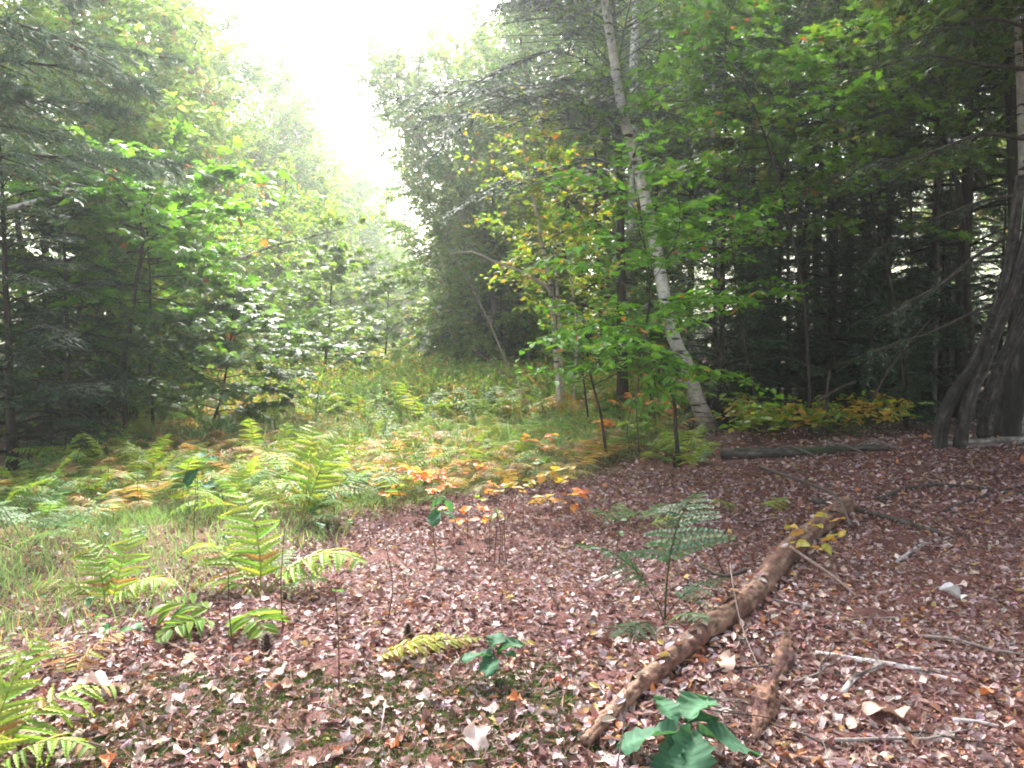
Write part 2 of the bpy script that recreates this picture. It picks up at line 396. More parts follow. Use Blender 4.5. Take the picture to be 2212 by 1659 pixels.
def make_broad(seed, H=12, r0=.14, cb=.25, cr=3.0, nb=34, tw=12, lpt=12, lsize=.10, tmpl=DIAMOND, pal=GREEN, bark='grey', bmat=None,
               lean=(0, 0), path=None, rad=None, aspect=.62, flat=.45, prof=None, up=(0.25, 1.1), split=False, azbias=None, sides=8, twl=(.16, .34), sag=-.04, lift=.38):
    rg = np.random.default_rng(seed)
    P = trunk_path(rg, H, lean) if path is None else np.asarray(path, float)
    t = np.linspace(0, 1, len(P))
    Rd = (r0 * (1 - t * .93) * (1 + .55 * np.exp(-t * H / .35))) if rad is None else np.asarray(rad, float)
    Hh = P[-1][2] - P[0][2]
    GW = Geo(); GL = Geo()
    c = np.array(BK[bark])
    tube(GW, P, Rd, sides, c, 0, rough=.05, rg=rg, colj=.1)
    prof = prof or (lambda q: (math.sin(math.pi * min(1, .12 + .95 * q)) ** .7) * .9 + .12)
    out = []
    az = rg.uniform(0, 6.28)
    for i in range(nb):
        q = (i + rg.uniform(.1, .9)) / nb
        tt = cb + (0.98 - cb) * q
        az += 2.4 + .5 * rg.standard_normal()
        if azbias is not None and rg.random() < azbias[1]: a = azbias[0] + .7 * rg.standard_normal()
        else: a = az
        B = along(P, tt); rb = np.interp(tt, t, Rd)
        L = cr * prof(q) * rg.uniform(.65, 1.15)
        e = up[0] + (up[1] - up[0]) * q + .15 * rg.standard_normal()
        d = np.array([math.cos(a) * math.cos(e), math.sin(a) * math.cos(e), math.sin(e)])
        k = 6; pts = [B]; dd = d.copy()
        for _ in range(k - 1):
            pts.append(pts[-1] + dd * L / (k - 1))
            dd = nrm(dd + np.array([0, 0, sag]) + .16 * rg.standard_normal(3))
        pts = np.array(pts)
        br = min(rb * .5, .012 + .012 * L)
        gw = Geo() if split else GW; gl = Geo() if split else GL
        tube(gw, pts, np.linspace(br, .004, k), 5, c * .85, 0, rg=rg, cap=False)
        nt = max(3, int(tw * (.5 + .5 * L / cr)))
        ss = rg.uniform(.18, 1.0, nt)
        S = np.array([along(pts, s) for s in ss])
        T0 = nrm(np.gradient(pts, axis=0)); TD = np.array([along(T0, s) for s in ss])
        sd = np.where(rg.random(nt) < .5, 1, -1) * rg.uniform(.35, 1.15, nt)
        ca, sa = np.cos(sd), np.sin(sd)
        TD = np.stack([TD[:, 0] * ca - TD[:, 1] * sa, TD[:, 0] * sa + TD[:, 1] * ca, TD[:, 2] * .5 + lift * rg.standard_normal(nt)], 1)
        TL = L * rg.uniform(twl[0], twl[1], nt) * (1.15 - .45 * ss) + .15
        S = np.concatenate([S, pts[-1:]]); TD = np.concatenate([TD, [dd]]); TL = np.concatenate([TL, [.3 * L + .1]])
        twig_leaves(gl, S, TD, TL, lpt, lsize, tmpl, pal, rg, flat, aspect, twigcol=tuple(c * .7))
        if split: out.append((gw, gl))
    bm = bmat or M_BARK
    if split: return GW.mesh('trunk', bm, True), [(a.mesh('branch', bm, True), b.mesh('foliage', [M_LEAF, M_TWIG])) for a, b in out]
    return [('trunk', GW.mesh('trunk', bm, True)), ('crown', GL.mesh('crown', [M_LEAF, M_TWIG]))]

def make_conifer(seed, H=12, r0=.16, cb=.1, cr=2.6, nb=70, kind='hemlock', pal=HEML, bark='dark', tw=22, npt=22, nl=.045, nw=.011, droop=.35,
                 path=None, tip=.12, dead=0, lean=(0, 0), azbias=None, up=.15, top=1.0, topfrac=.98):
    rg = np.random.default_rng(seed)
    P = trunk_path(rg, H, lean, .008) if path is None else np.asarray(path, float)
    t = np.linspace(0, 1, len(P)); Rd = r0 * (1 - .95 * t) * (1 + .4 * np.exp(-t * H / .4))
    GW = Geo(); GL = Geo(); c = np.array(BK[bark])
    tube(GW, P, Rd, 8, c, 0, rough=.06, rg=rg, colj=.12)
    az = 0
    for i in range(nb + dead):
        bare = i >= nb
        q = (i + rg.uniform(0, 1)) / nb if not bare else 0
        tt = cb + (topfrac - cb) * q if not bare else rg.uniform(.06, max(cb, .12))
        az += 2.4 + .6 * rg.standard_normal(); a = az
        if azbias is not None and rg.random() < azbias[1]: a = azbias[0] + .6 * rg.standard_normal()
        B = along(P, tt)
        L = (cr * ((1 - q) ** .75 * (1 - tip) + tip) if top else cr) * rg.uniform(.6, 1.15) * (.6 if bare else 1)
        e = up + .5 * q + .15 * rg.standard_normal()
        d = np.array([math.cos(a) * math.cos(e), math.sin(a) * math.cos(e), math.sin(e)])
        k = 7; pts = [B]; dd = d.copy()
        for _ in range(k - 1):
            pts.append(pts[-1] + dd * L / (k - 1)); dd = nrm(dd + np.array([0, 0, -droop * .33]) + .07 * rg.standard_normal(3))
        pts = np.array(pts)
        tube(GW, pts, np.linspace(min(.35 * np.interp(tt, t, Rd), .03), .004, k), 5, c * .8, 0, rg=rg, cap=False)
        T0 = nrm(np.gradient(pts, axis=0))
        nt = int(tw * (.5 + .5 * L / cr)) if not bare else 5
        ss = np.sort(rg.uniform(.12, 1.0, nt)); S = np.array([along(pts, s) for s in ss]); TD = np.array([along(T0, s) for s in ss])
        sg = np.where(np.arange(nt) % 2 == 0, 1, -1) * rg.uniform(.6, 1.15, nt)
        ca, sa = np.cos(sg), np.sin(sg)
        TD = np.stack([TD[:, 0] * ca - TD[:, 1] * sa, TD[:, 0] * sa + TD[:, 1] * ca, TD[:, 2] * .7 - .1 + .1 * rg.standard_normal(nt)], 1)
        TL = (L * .42 * (1.05 - ss) + .12) * rg.uniform(.7, 1.2, nt)
        leaves(GL, S, TD - np.array([0, 0, .05]), rg.standard_normal((nt, 3)), TL, .010 + .004 * L, NEEDLE, np.tile(c * .7, (nt, 1)), 1)
        if bare: continue
        S = np.concatenate([S, pts[-2:-1]]); TD = nrm(np.concatenate([TD, T0[-1:]])); TL = np.concatenate([TL, [L * .2 + .08]]); nt += 1
        if kind == 'hemlock':
            m_ = npt
            s = rg.uniform(.03, 1.05, (nt, m_)); sd = np.where(rg.random((nt, m_)) < .5, 1., -1.)
            PP = S[:, None] + TD[:, None] * (s * TL[:, None])[..., None]
            PP[..., 2] -= .22 * s ** 2 * TL[:, None]
            hh = nrm(np.cross(np.array([0, 0, 1.]), TD) + 1e-4)
            # small side twiglets on the twig, tapering to its end
            PP = PP + hh[:, None] * (sd * rg.uniform(0, .25, (nt, m_)) * TL[:, None] * (1.05 - s))[..., None]
            an = .9 + .3 * rg.standard_normal((nt, m_))
            DD = TD[:, None] * np.cos(an)[..., None] + hh[:, None] * (np.sin(an) * sd)[..., None]
            DD[..., 2] += -.15 + .18 * rg.standard_normal((nt, m_))
            NN = np.zeros((nt, m_, 3)); NN[..., 2] = 1; NN += .35 * rg.standard_normal(NN.shape)
            kk = nt * m_
            Ls = nl * (1 + .3 * rg.standard_normal(kk)).clip(.4, 1.8)
            leaves(GL, PP.reshape(kk, 3), DD.reshape(kk, 3), NN.reshape(kk, 3), Ls * 1.5, nw * (1 + .2 * rg.standard_normal(kk)), NEEDLE, pick(pal, kk, rg, .2), 0)
        else:  # soft long-needled tufts
            m_ = npt
            s = .35 + .65 * rg.random((nt, m_))
            PP = S[:, None] + TD[:, None] * (s * TL[:, None])[..., None]
            PP[..., 2] -= .1 * s ** 2 * TL[:, None]
            DD = TD[:, None] * .75 + .55 * rg.standard_normal((nt, m_, 3)); DD[..., 2] -= .1
            NN = rg.standard_normal((nt, m_, 3)); kk = nt * m_
            leaves(GL, PP.reshape(kk, 3), DD.reshape(kk, 3), NN.reshape(kk, 3), nl * rg.uniform(.6, 1.3, kk), nw, NEEDLE, pick(pal, kk, rg, .2), 0)
    return [('trunk', GW.mesh('trunk', M_BARK, True)), ('crown', GL.mesh('crown', [M_CONI, M_TWIG]))]

FILL = dict(prof=lambda q: .62 + .42 * math.sin(math.pi * min(1, q * 1.05)))
P_EDGE = [make_broad(100 + i, H=H, r0=.09, cb=.04, cr=cr, flat=.8, lift=.6, up=(.1, .85), twl=(.22, .48), nb=72, tw=26, lpt=16, lsize=.15, pal=pal, bark='grey', **FILL)
          for i, (H, cr, pal) in enumerate([(13, 3.0, PALE), (14.5, 3.3, GREEN), (12, 2.8, AUTUMN), (15, 3.1, PALE)])]
P_TALL = [make_broad(120 + i, H=H, r0=.14, cb=.38, cr=cr, flat=.8, lift=.6, up=(.2, .85), twl=(.22, .48), nb=48, tw=24, lpt=16, lsize=.15, pal=pal, bark=bk)
          for i, (H, cr, pal, bk) in enumerate([(17, 3.6, GREEN, 'dark'), (18, 3.2, GREEN, 'grey'), (16, 3.4, AUTUMN, 'dark')])]
P_HEM = [make_conifer(140 + i, H=H, r0=.15, cb=cb, cr=cr, nb=nb+30, dead=12, tw=30, npt=30, nl=.075, nw=.022)
         for i, (H, cb, cr, nb) in enumerate([(13, .12, 2.6, 72), (15, .30, 3.0, 64), (11, .08, 2.3, 70)])]
P_YHEM = [make_conifer(150 + i, H=H, r0=.06, cb=.05, cr=cr, nb=60, tw=22, npt=26, nl=.05, nw=.015, pal=HEML) for i, (H, cr) in enumerate([(5, 1.5), (4, 1.35)])]
P_SAPL = [make_broad(160 + i, H=H, r0=.035, cb=.08, cr=1.5, nb=34, tw=12, lpt=10, lsize=.11, tmpl=OVAL, pal=pal, bark='dark', prof=lambda q: 1.05 - .6 * q, up=(.05, .9))
          for i, (H, pal) in enumerate([(5.5, MAPLEC), (4.2, PALE), (3.2, BEECH)])]

def put(name, parts, x, y, label, cat='tree', group=None, sc=None, rz=None):
    return spawn(name, parts, (x, y, H0(x, y) - .05), rng.uniform(0, 6.28) if rz is None else rz, sc or rng.uniform(.88, 1.15), label, cat, group)

# left edge of the clearing, front row then rows behind
yy = 15.0; k = 0
ORD = 'first second third fourth fifth sixth seventh eighth ninth tenth eleventh twelfth thirteenth fourteenth fifteenth sixteenth seventeenth eighteenth nineteenth twentieth'.split()
while yy < 82:
    x = interp(yy, XL) - rng.uniform(.6, 1.8)
    put('edge_tree', P_EDGE[k % 4], x, yy, f'leafy pale green tree, {ORD[k]} from the near end of the left edge row', group='trees along the left edge of the clearing', sc=rng.uniform(.9, 1.1) * float(np.interp(yy, [15, 20, 28, 38, 60], [.86, .74, .84, 1.02, 1.08])))
    yy += 2.6 + .035 * yy; k += 1
for row, off in ((0, 4.0), (1, 8.5)):
    yy = 13.0 + 2 * row
    while yy < 70:
        x = interp(yy, XL) - off - rng.uniform(0, 2)
        put('forest_tree', (P_EDGE + P_TALL)[k % 7], x, yy, 'leafy tree deeper in the wood behind the left edge row', group='trees inside the left wood', sc=rng.uniform(.68, .88))
        yy += 3.6 + .05 * yy; k += 1
# far end
for i in range(24):
    x = -21 + (i % 13) * 1.9 + rng.uniform(-.6, .6); y = (84 if i < 13 else 97) + rng.uniform(0, 8)
    put('far_tree', P_EDGE[i % 4], x, y, 'hazy pale tree closing the far end of the clearing', group='trees at the far end of the clearing', sc=rng.uniform(.75, .95))
# right edge
yy = 24.0; k2 = 0
while yy < 85:
    x = interp(yy, XR) + rng.uniform(1.4, 2.6)
    pr = (P_EDGE + P_TALL)[k % 7]
    put('edge_tree', pr, x, yy, f'leafy green tree, {ORD[k2]} from the near end of the right edge row', group='trees along the right edge of the clearing')
    yy += 2.6 + .045 * yy; k += 1; k2 += 1
# right wood: dark trunks and hemlocks, scattered with a minimum spacing
pts = []
tries = 0
while len(pts) < 62 and tries < 5000:
    tries += 1
    y = rng.uniform(15, 62); x = rng.uniform(interp(y, XR) + 3.2, .66 * y + 5)
    if all((x - a) ** 2 + (y - b) ** 2 > (2.1 + .02 * y) ** 2 for a, b in pts): pts.append((x, y))
for i, (x, y) in enumerate(sorted(pts, key=lambda p: p[1])):
    if i % 5 < 2:
        put('hemlock_tree', P_HEM[i % 3], x, y, 'dark hemlock with drooping boughs deep in the shaded right wood', group='hemlocks in the right wood')
    else:
        put('forest_tree', P_TALL[i % 3], x, y, 'tall bare-stemmed broadleaf tree deep in the shaded right wood', group='broadleaf trees in the right wood')
# the wood goes on beyond the right edge of the picture and shades the floor there
P_SHADE = make_broad(190, H=16, r0=.2, cb=.42, cr=5.6, nb=70, tw=30, lpt=15, lsize=.205, pal=GREEN, bark='dark', flat=.8, lift=.5, up=(.1, .7), twl=(.22, .45), prof=lambda q: 1 - .35 * q)
for x, y in ((4.9, 5.4), (7.4, 10.6), (5.9, 7.0), (9.6, 9.6), (4.8, 1.2), (9.2, 3.6), (7.6, -2.5), (12.8, 12.5)):
    put('shade_tree', P_SHADE, x, y, 'tall spreading broadleaf tree just outside the right edge, shading the litter', group='shade trees beside the right edge', sc=1.0)
# far woods behind everything, one mass
rg = np.random.default_rng(5)
G = Geo()
nC = 2900
cx = rg.uniform(-95, 95, nC); cyy = rg.uniform(66, 118, nC)
keep = ~((cx > -14) & (cx < -5) & (cyy < 96))
cx, cyy = cx[keep], cyy[keep]; nC = len(cx)
hi = np.where(cx > 5, 12.5, 14)
cz = hi * rg.uniform(.0, 1, nC) ** 1.15
npc = 46
PP = np.stack([cx, cyy, cz], 1)[:, None] + rg.standard_normal((nC, npc, 3)) * np.array([1.5, 1.5, .8])
PP[..., 2] = np.maximum(PP[..., 2], .3)
NN = np.zeros((nC * npc, 3)); NN[:, 2] = 1; NN += .6 * rg.standard_normal(NN.shape)
leaves(G, PP.reshape(-1, 3), rg.standard_normal((nC * npc, 3)) * np.array([1, 1, .4]), NN, .34 * rg.uniform(.6, 1.3, nC * npc), .2, DIAMOND, pick(GREEN + PALE[:2], nC * npc, rg))
tag(obj('far_woods', G.mesh('far_woods', M_LEAF)), 'hazy far woods filling the gaps between the trunks', 'woods', kind='stuff')

# ------------------------------------------------------------------ hero trees
def wpath(uv, y, n=14, dy=0.0):
    """world path through photo points at depth y (from y to y+dy)"""
    k = len(uv)
    P = [aty(u, v, y + dy * i / max(1, k - 1)) for i, (u, v) in enumerate(uv)]
    return smooth_path(P, n)
def px(w, y): return w / F * y          # width in photo pixels -> metres at depth y
def grounded(uv, y, n=14, dy=0.0, sink=.1):
    P = wpath(uv, y, n, dy)
    b = P[0].copy(); b[2] = H0(b[0], b[1]) - sink
    if P[0][2] - b[2] > .12: P = np.concatenate([[b], P])
    else: P[0] = b
    return P
def hero(name, P, parts_fn, label, cat='tree', group=None):
    """parts_fn gets the path in local coordinates and returns [(part, mesh)]"""
    b = P[0]
    return spawn(name, parts_fn(P - b), tuple(b), 0, 1, label, cat, group)

# leaning white birch with the crooked foot
Pb = grounded([(1533, 932), (1501, 849), (1481, 783), (1460, 743), (1440, 666), (1414, 520), (1401, 467), (1380, 367), (1360, 300), (1337, 200), (1322, 100), (1306, 0), (1290, -110), (1262, -330)], 13.2, 40)
tt = np.linspace(0, 1, len(Pb)); rb = .5 * px(29, 13.2) * (1.12 - .62 * tt) + .07 * np.exp(-tt / .03)
birch = empty('birch_tree', tuple(Pb[0])); tag(birch, 'white birch leaning left over a black rotten foot, tallest pale stem on the right', 'tree')
G = Geo(); tube(G, Pb - Pb[0], rb, 16, np.array([.24, .19, .15]) + (np.array(BK['birch']) * 1.1 - np.array([.24, .19, .15])) * np.clip(tt / .30, 0, 1)[:, None], rough=.035, colj=.08); obj('trunk', G.mesh('trunk', M_BIRCH, True), birch)
G = Geo(); q = Pb[:7] - Pb[0]; foot = [(.24, .05, -.1), (.20, .04, .15), (.12, .04, .38), (.02, .05, .6)]
tube(G, smooth_path(foot, 8), [.22, .21, .18, .15, .13, .11, .07, .03, .02, .01][:len(smooth_path(foot, 8))], 10, (.012, .010, .009), rough=.14)
obj('rotten_foot', G.mesh('rotten_foot', M_BARK, True), birch, label if False else None)
# scars and a healed wound on the stem
for tw_ in (.46, .58, .66):
    G = Geo(); c = along(Pb, tw_) - Pb[0]; rr = np.interp(tw_, tt, rb)
    tube(G, smooth_path([c + (-rr * .2, -rr * .80, -.10), c + (rr * .15, -rr * 1.02, 0), c + (rr * .4, -rr * .86, .13)], 6), [.012, .035, .03, .012, .008, .006, .004][:len(smooth_path([(0, 0, 0), (1, 0, 0), (2, 0, 0)], 6))], 6, (.03, .022, .018), rough=.2)
    obj('bark_scar', G.mesh('bark_scar', M_BARK, True), birch)
G = Geo(); GL = Geo(); rg = np.random.default_rng(3)
crownP = make_broad(301, path=Pb - Pb[0], rad=rb * .3, cb=.62, cr=2.3, nb=26, tw=16, lpt=12, lsize=.075, pal=GREEN, bark='dark', flat=.8, H=8)
obj('crown', crownP[1][1], birch)

# straight grey-white birch standing behind it
Ps = grounded([(1350, 863), (1355, 790), (1360, 716), (1354, 583), (1360, 553), (1370, 400), (1367, 217), (1372, 60), (1378, -160), (1380, -400)], 20.5, 30)
t2 = np.linspace(0, 1, len(Ps)); r2 = .5 * px(27, 20.5) * (1.1 - .6 * t2) + .05 * np.exp(-t2 / .04)
def _f(P):
    G = Geo(); tube(G, P, r2, 12, (.48, .46, .42), rough=.03, colj=.12)
    return [('trunk', G.mesh('trunk', M_SPECK, True)), make_broad(302, path=P, rad=r2 * .3, cb=.55, cr=2.6, nb=30, tw=16, lpt=12, lsize=.10, pal=GREEN, bark='dark', flat=.8, H=10)[1]]
hero('birch_tree', Ps, _f, 'upright grey-white birch with flaking speckled bark, just left behind the leaning birch')

def stem_tree(uv, y, w, bark, label, seed, mat=None, crown=None, cat='tree', name='forest_tree', group=None, taper=.75, flare=.3, n=20, dy=0., pal=GREEN, lsize=.1):
    P = grounded(uv, y, n, dy)
    t = np.linspace(0, 1, len(P)); rr = .5 * px(w, y) * (1 - taper * t) * (1 + flare * np.exp(-t / .04))
    def f(Q):
        G = Geo(); tube(G, Q, rr, 10, BK[bark] if isinstance(bark, str) else bark, rough=.04, colj=.12)
        out = [('trunk', G.mesh('trunk', mat or M_BARK, True))]
        if crown: out.append(make_broad(seed, path=Q, rad=np.maximum(rr * .3, .004), bark='dark', pal=pal, lsize=lsize, H=8, **crown)[1])
        return out
    return hero(name, P, f, label, cat, group)
HI = dict(cb=.5, cr=2.6, nb=30, tw=18, lpt=13, flat=.8)
stem_tree([(1563, 850), (1558, 640), (1553, 467), (1551, 400), (1540, 300), (1541, 200), (1545, 0), (1547, -250)], 19, 17, (.40, .33, .29), 'slim pale trunk with reddish lower bark standing right of the leaning birch', 303, M_SPECK, HI)
stem_tree([(1282, 845), (1260, 613), (1247, 549), (1230, 490), (1214, 400), (1187, 300), (1154, 220), (1130, 120), (1100, -80)], 24, 21, 'dark', 'dark curved trunk rising behind the yellow-leaved birch clump', 304, None, HI)
stem_tree([(1310, 850), (1300, 640), (1290, 430), (1280, 300), (1270, 193), (1262, 0), (1255, -200)], 23, 20, 'dark', 'straight dark trunk between the yellow birch clump and the grey-white birch', 305, None, HI)
stem_tree([(1338, 840), (1340, 600), (1338, 430), (1330, 250), (1310, 30), (1290, -200)], 26, 24, 'dark', 'thick dark trunk half hidden by the grey-white birch', 306, None, HI)
for i, (u, y, w, dx) in enumerate([(1625, 27, 16, 4), (1661, 24, 17, 16), (1678, 21, 14, 22), (1728, 26, 17, 0), (1836, 24, 18, 2), (1905, 29, 16, -8)]):
    stem_tree([(u, 850), (u + dx * .3, 560), (u + dx * .7, 250), (u + dx, 0), (u + dx, -260)], y, w, 'dark', 'dark bare lower trunk in the middle distance of the shaded right wood', 310 + i, None, dict(HI, cb=.58), group='bare trunks in the right wood')
stem_tree([(2100, 800), (2085, 560), (2068, 397), (2040, 300), (2025, 250), (2000, 100), (1985, -120)], 15.5, 17, 'dark', 'dark speckled trunk leaning left among the hemlock boughs on the right', 320, M_SPECK, HI)
stem_tree([(2222, 820), (2214, 480), (2209, 300), (2201, 100), (2195, 0), (2185, -250)], 12.8, 26, 'birch', 'white birch stem cut by the right frame edge, behind the slanting trunks', 321, M_BIRCH, HI)
stem_tree([(2196, 780), (2192, 400), (2181, 133), (2168, 0), (2150, -220)], 14.5, 34, 'dark', 'thick black trunk in the top right corner beside the white birch stem', 322, None, dict(HI, cb=.55))
for i in range(13):
    u = 1585 + 42 * i + rng.uniform(-16, 16); y = rng.uniform(16, 27); d_ = rng.uniform(-22, 22)
    if u > 2120: continue
    stem_tree([(u, 850), (u + d_ * .4, 560), (u + d_ * .7, 250), (u + d_, 0), (u + d_, -240)], y, rng.uniform(7, 13), (.12, .105, .095), 'slim straight grey trunk in the nearer rows of the right wood', 440 + i, M_SPECK, dict(cb=.62, cr=1.8, nb=14, tw=12, lpt=12, flat=.8), group='slim grey trunks of the right wood')
# leaning tree over the gap
stem_tree([(1150, 830), (1120, 626), (1090, 566), (1050, 510), (1014, 443), (965, 370), (924, 320), (880, 262), (862, 200), (850, 120)], 27, 17, 'grey', 'grey tree leaning far left over the sky gap', 323, None,
          dict(cb=.40, cr=3.6, nb=52, tw=24, lpt=15, flat=.8, lift=.6), pal=PALE, lsize=.13)

# young birch clump with yellow leaves
cl = Vector(grounded([(1210, 846), (1200, 700)], 15.2)[0]); cy_ = 15.2
clump = empty('birch_clump', (cl.x, cl.y, cl.z - .05)); tag(clump, 'clump of thin pale birch stems carrying yellow and lime leaves', 'tree')
o0 = np.array([cl.x, cl.y, cl.z - .05])
S1 = grounded([(1207, 846), (1197, 716), (1187, 599), (1167, 516), (1164, 483), (1140, 367), (1132, 307), (1118, 200)], cy_, 18)
S2 = grounded([(1214, 846), (1207, 683), (1200, 549), (1203, 430), (1215, 330)], cy_ + .1, 14)
S3 = grounded([(1240, 850), (1245, 700), (1226, 560), (1216, 500)], cy_ + .3, 12)
for j, (S, w) in enumerate(((S1, 13), (S2, 9), (S3, 6))):
    G = Geo(); t = np.linspace(0, 1, len(S)); tube(G, S - o0, .5 * px(w, cy_) * (1 - .7 * t), 8, (.42, .36, .31), rough=.03)
    obj('stem', G.mesh('stem', M_BIRCH, True), clump)
    cp = make_broad(330 + j, path=S - o0, rad=np.full(len(S), .012), cb=.3, cr=1.7 if j == 0 else 1.2, nb=20, tw=9, lpt=8, lsize=.105, tmpl=OVAL, pal=YELLOW, bark='tan', H=6, flat=.5, lift=.2)
    obj('crown', cp[1][1], clump)
Bb = wpath([(1190, 640), (1180, 619), (1124, 586), (1070, 566), (1020, 544), (970, 549)], cy_, 14, -.6) - o0
G = Geo(); tube(G, Bb, np.linspace(.045, .008, len(Bb)), 7, (.36, .32, .28)); obj('bare_branch', G.mesh('bare_branch', M_TWIG, True), clump)

# beech-like sapling with layered bright green leaves
Pg = grounded([(1467, 1000), (1460, 933), (1454, 856), (1420, 796), (1394, 729), (1400, 676), (1404, 599), (1390, 516), (1380, 430)], 9.8, 24)
b0 = Pg[0]; t = np.linspace(0, 1, len(Pg))
sap = empty('green_sapling', tuple(b0)); tag(sap, 'crooked dark sapling with layered bright green leaves in front of the leaning birch', 'sapling')
tr, brs = make_broad(340, path=Pg - b0, rad=.026 * (1 - .75 * t) + .016 * np.exp(-t / .05), cb=.38, cr=1.75, nb=23, tw=13, lpt=9, lsize=.115, tmpl=OVAL, pal=BEECH, bark='dark', H=3.4, split=True,
                     flat=.38, lift=.10, up=(.0, .55), aspect=.55, prof=lambda q: 1.05 - .5 * q, sag=-.05, twl=(.2, .4))
obj('trunk', tr, sap)
for w, lf in brs:
    bo = obj('branch', w, sap); obj('foliage', lf, bo)
G = Geo(); tube(G, smooth_path([(-.02, .02, -.1), (-.03, 0, .1), (-.06, 0, .24)], 6), [.075, .07, .06, .05, .045, .03, .02][:len(smooth_path([(0, 0, 0), (1, 0, 0), (2, 0, 0)], 6))], 8, (.03, .022, .018), rough=.18)
obj('stump_foot', G.mesh('stump_foot', M_BARK, True), sap)
# its upper leafy neighbours: backlit maple sprays at upper right
def sapling(uv, y, w, seed, label, name='maple_sapling', pal=MAPLEC, tm=MAPLE, cr=1.6, nb=24, lsize=.13, cb=.35, bark='dark', lpt=8, tw=12, cat='sapling', group=None, flat=.4, up=(.0, .6), sag=-.04):
    P = grounded(uv, y, 16)
    t = np.linspace(0, 1, len(P)); rr = .5 * px(w, y) * (1 - .8 * t) + .003
    def f(Q): return make_broad(seed, path=Q, rad=rr, cb=cb, cr=cr, nb=nb, tw=tw, lpt=lpt, lsize=lsize, tmpl=tm, pal=pal, bark=bark, H=6, flat=flat, lift=.12, up=up, aspect=.9 if tm is MAPLE else .6, sag=sag, twl=(.2, .4))
    return hero(name, P, f, label, cat, group)
sapling([(1750, 880), (1735, 640), (1690, 420), (1640, 260), (1590, 130), (1560, 0)], 12.6, 7, 350, 'slender maple leaning left with backlit lime leaves, upper right of the leaning birch', cr=2.3, nb=34, cb=.45)
sapling([(1960, 900), (1930, 640), (1880, 420), (1830, 240), (1800, 60)], 13.5, 7, 351, 'slender maple with dark green leaves among the hemlock boughs at right', cr=2.2, nb=30, cb=.45, pal=GREEN)
sapling([(1640, 900), (1600, 700), (1580, 520), (1560, 400)], 12.4, 5, 352, 'short maple sapling tucked behind the green sapling', cr=1.2, nb=18, cb=.4, pal=BEECH, tm=OVAL, lsize=.1)
# left saplings
sapling([(272, 930), (267, 783), (280, 716), (293, 616), (310, 516), (303, 480), (313, 440), (325, 390), (323, 310)], 12.6, 12, 353, 'tall maple sapling with a bent dark stem before the left wood', cr=2.0, nb=25, cb=.32, lsize=.17, lpt=8, tw=9)
sapling([(330, 900), (322, 760), (325, 620), (318, 500), (330, 420)], 13.4, 7, 354, 'thin straight maple sapling right beside the bent maple stem', cr=1.6, nb=22, cb=.4, lsize=.14)
sapling([(460, 910), (478, 860), (490, 790), (500, 720), (505, 640)], 13.0, 6, 355, 'low maple sapling with pale grey-green leaves over the fern edge', cr=1.8, nb=32, cb=.12, lsize=.14, pal=[(3, (.07, .13, .05)), (2, (.09, .15, .06))])
sapling([(700, 820), (705, 760), (712, 690), (716, 610), (722, 520)], 23, 6, 356, 'bright lime sapling near the far left bend of the clearing', cr=2.3, nb=44, cb=.08, lsize=.16, pal=[(3, (.11, .20, .03)), (2, (.14, .23, .04))])
sapling([(830, 800), (835, 730), (838, 660), (842, 600)], 36, 5, 357, 'small hazy sapling by the far end of the clearing', cr=2.2, nb=40, cb=.08, lsize=.18, pal=PALE)

# leaning grey pole, slim pale birch and broken white limb on the left
P = smooth_path([(aty(0, 830, 16.2)), aty(200, 722, 16.4), aty(380, 626, 16.6), aty(433, 599, 16.7), aty(517, 563, 16.8), aty(583, 533, 16.9), aty(667, 513, 17), aty(790, 480, 17.2)], 26)
P[0][2] = H0(P[0][0], P[0][1]) - .05
G = Geo(); tube(G, P - P[0], np.linspace(.085, .006, len(P)), 9, (.24, .22, .19), rough=.03, colj=.1)
lp = empty('leaning_tree', tuple(P[0])); tag(lp, 'long grey leaning trunk slanting across the left leafy wall', 'tree'); obj('trunk', G.mesh('trunk', M_SPECK, True), lp)
obj('crown', make_broad(360, path=P - P[0], rad=np.full(len(P), .01), cb=.45, cr=1.5, nb=22, tw=9, lpt=9, lsize=.10, pal=PALE, bark='grey', H=5, flat=.7)[1][1], lp)
stem_tree([(561, 812), (563, 776), (580, 703), (590, 626), (605, 533), (615, 440), (620, 330)], 24, 10, 'pale', 'slim pale birch stem standing alone before the left wall', 361, M_BIRCH, dict(cb=.45, cr=1.8, nb=22, tw=12, lpt=11, flat=.8), pal=PALE, name='birch_tree')
stem_tree([(672, 800), (680, 745), (690, 680), (703, 610), (706, 500), (700, 380)], 30, 14, 'pale', 'pale slanted trunk at the foot of the far left trees', 362, None, dict(cb=.35, cr=2.4, nb=26, tw=14, lpt=12, flat=.8), pal=PALE)
P = smooth_path([aty(20, 452, 13.6), aty(120, 424, 13.2), aty(165, 412, 13.0), aty(210, 394, 12.8), aty(262, 381, 12.6)], 12)
G = Geo(); tube(G, P - P[0], np.linspace(.05, .018, len(P)), 9, BK['birch'], rough=.08); tag(obj('broken_limb', G.mesh('broken_limb', M_BIRCH, True), loc=tuple(P[0])), 'broken white birch limb caught among the boughs at left', 'branch')

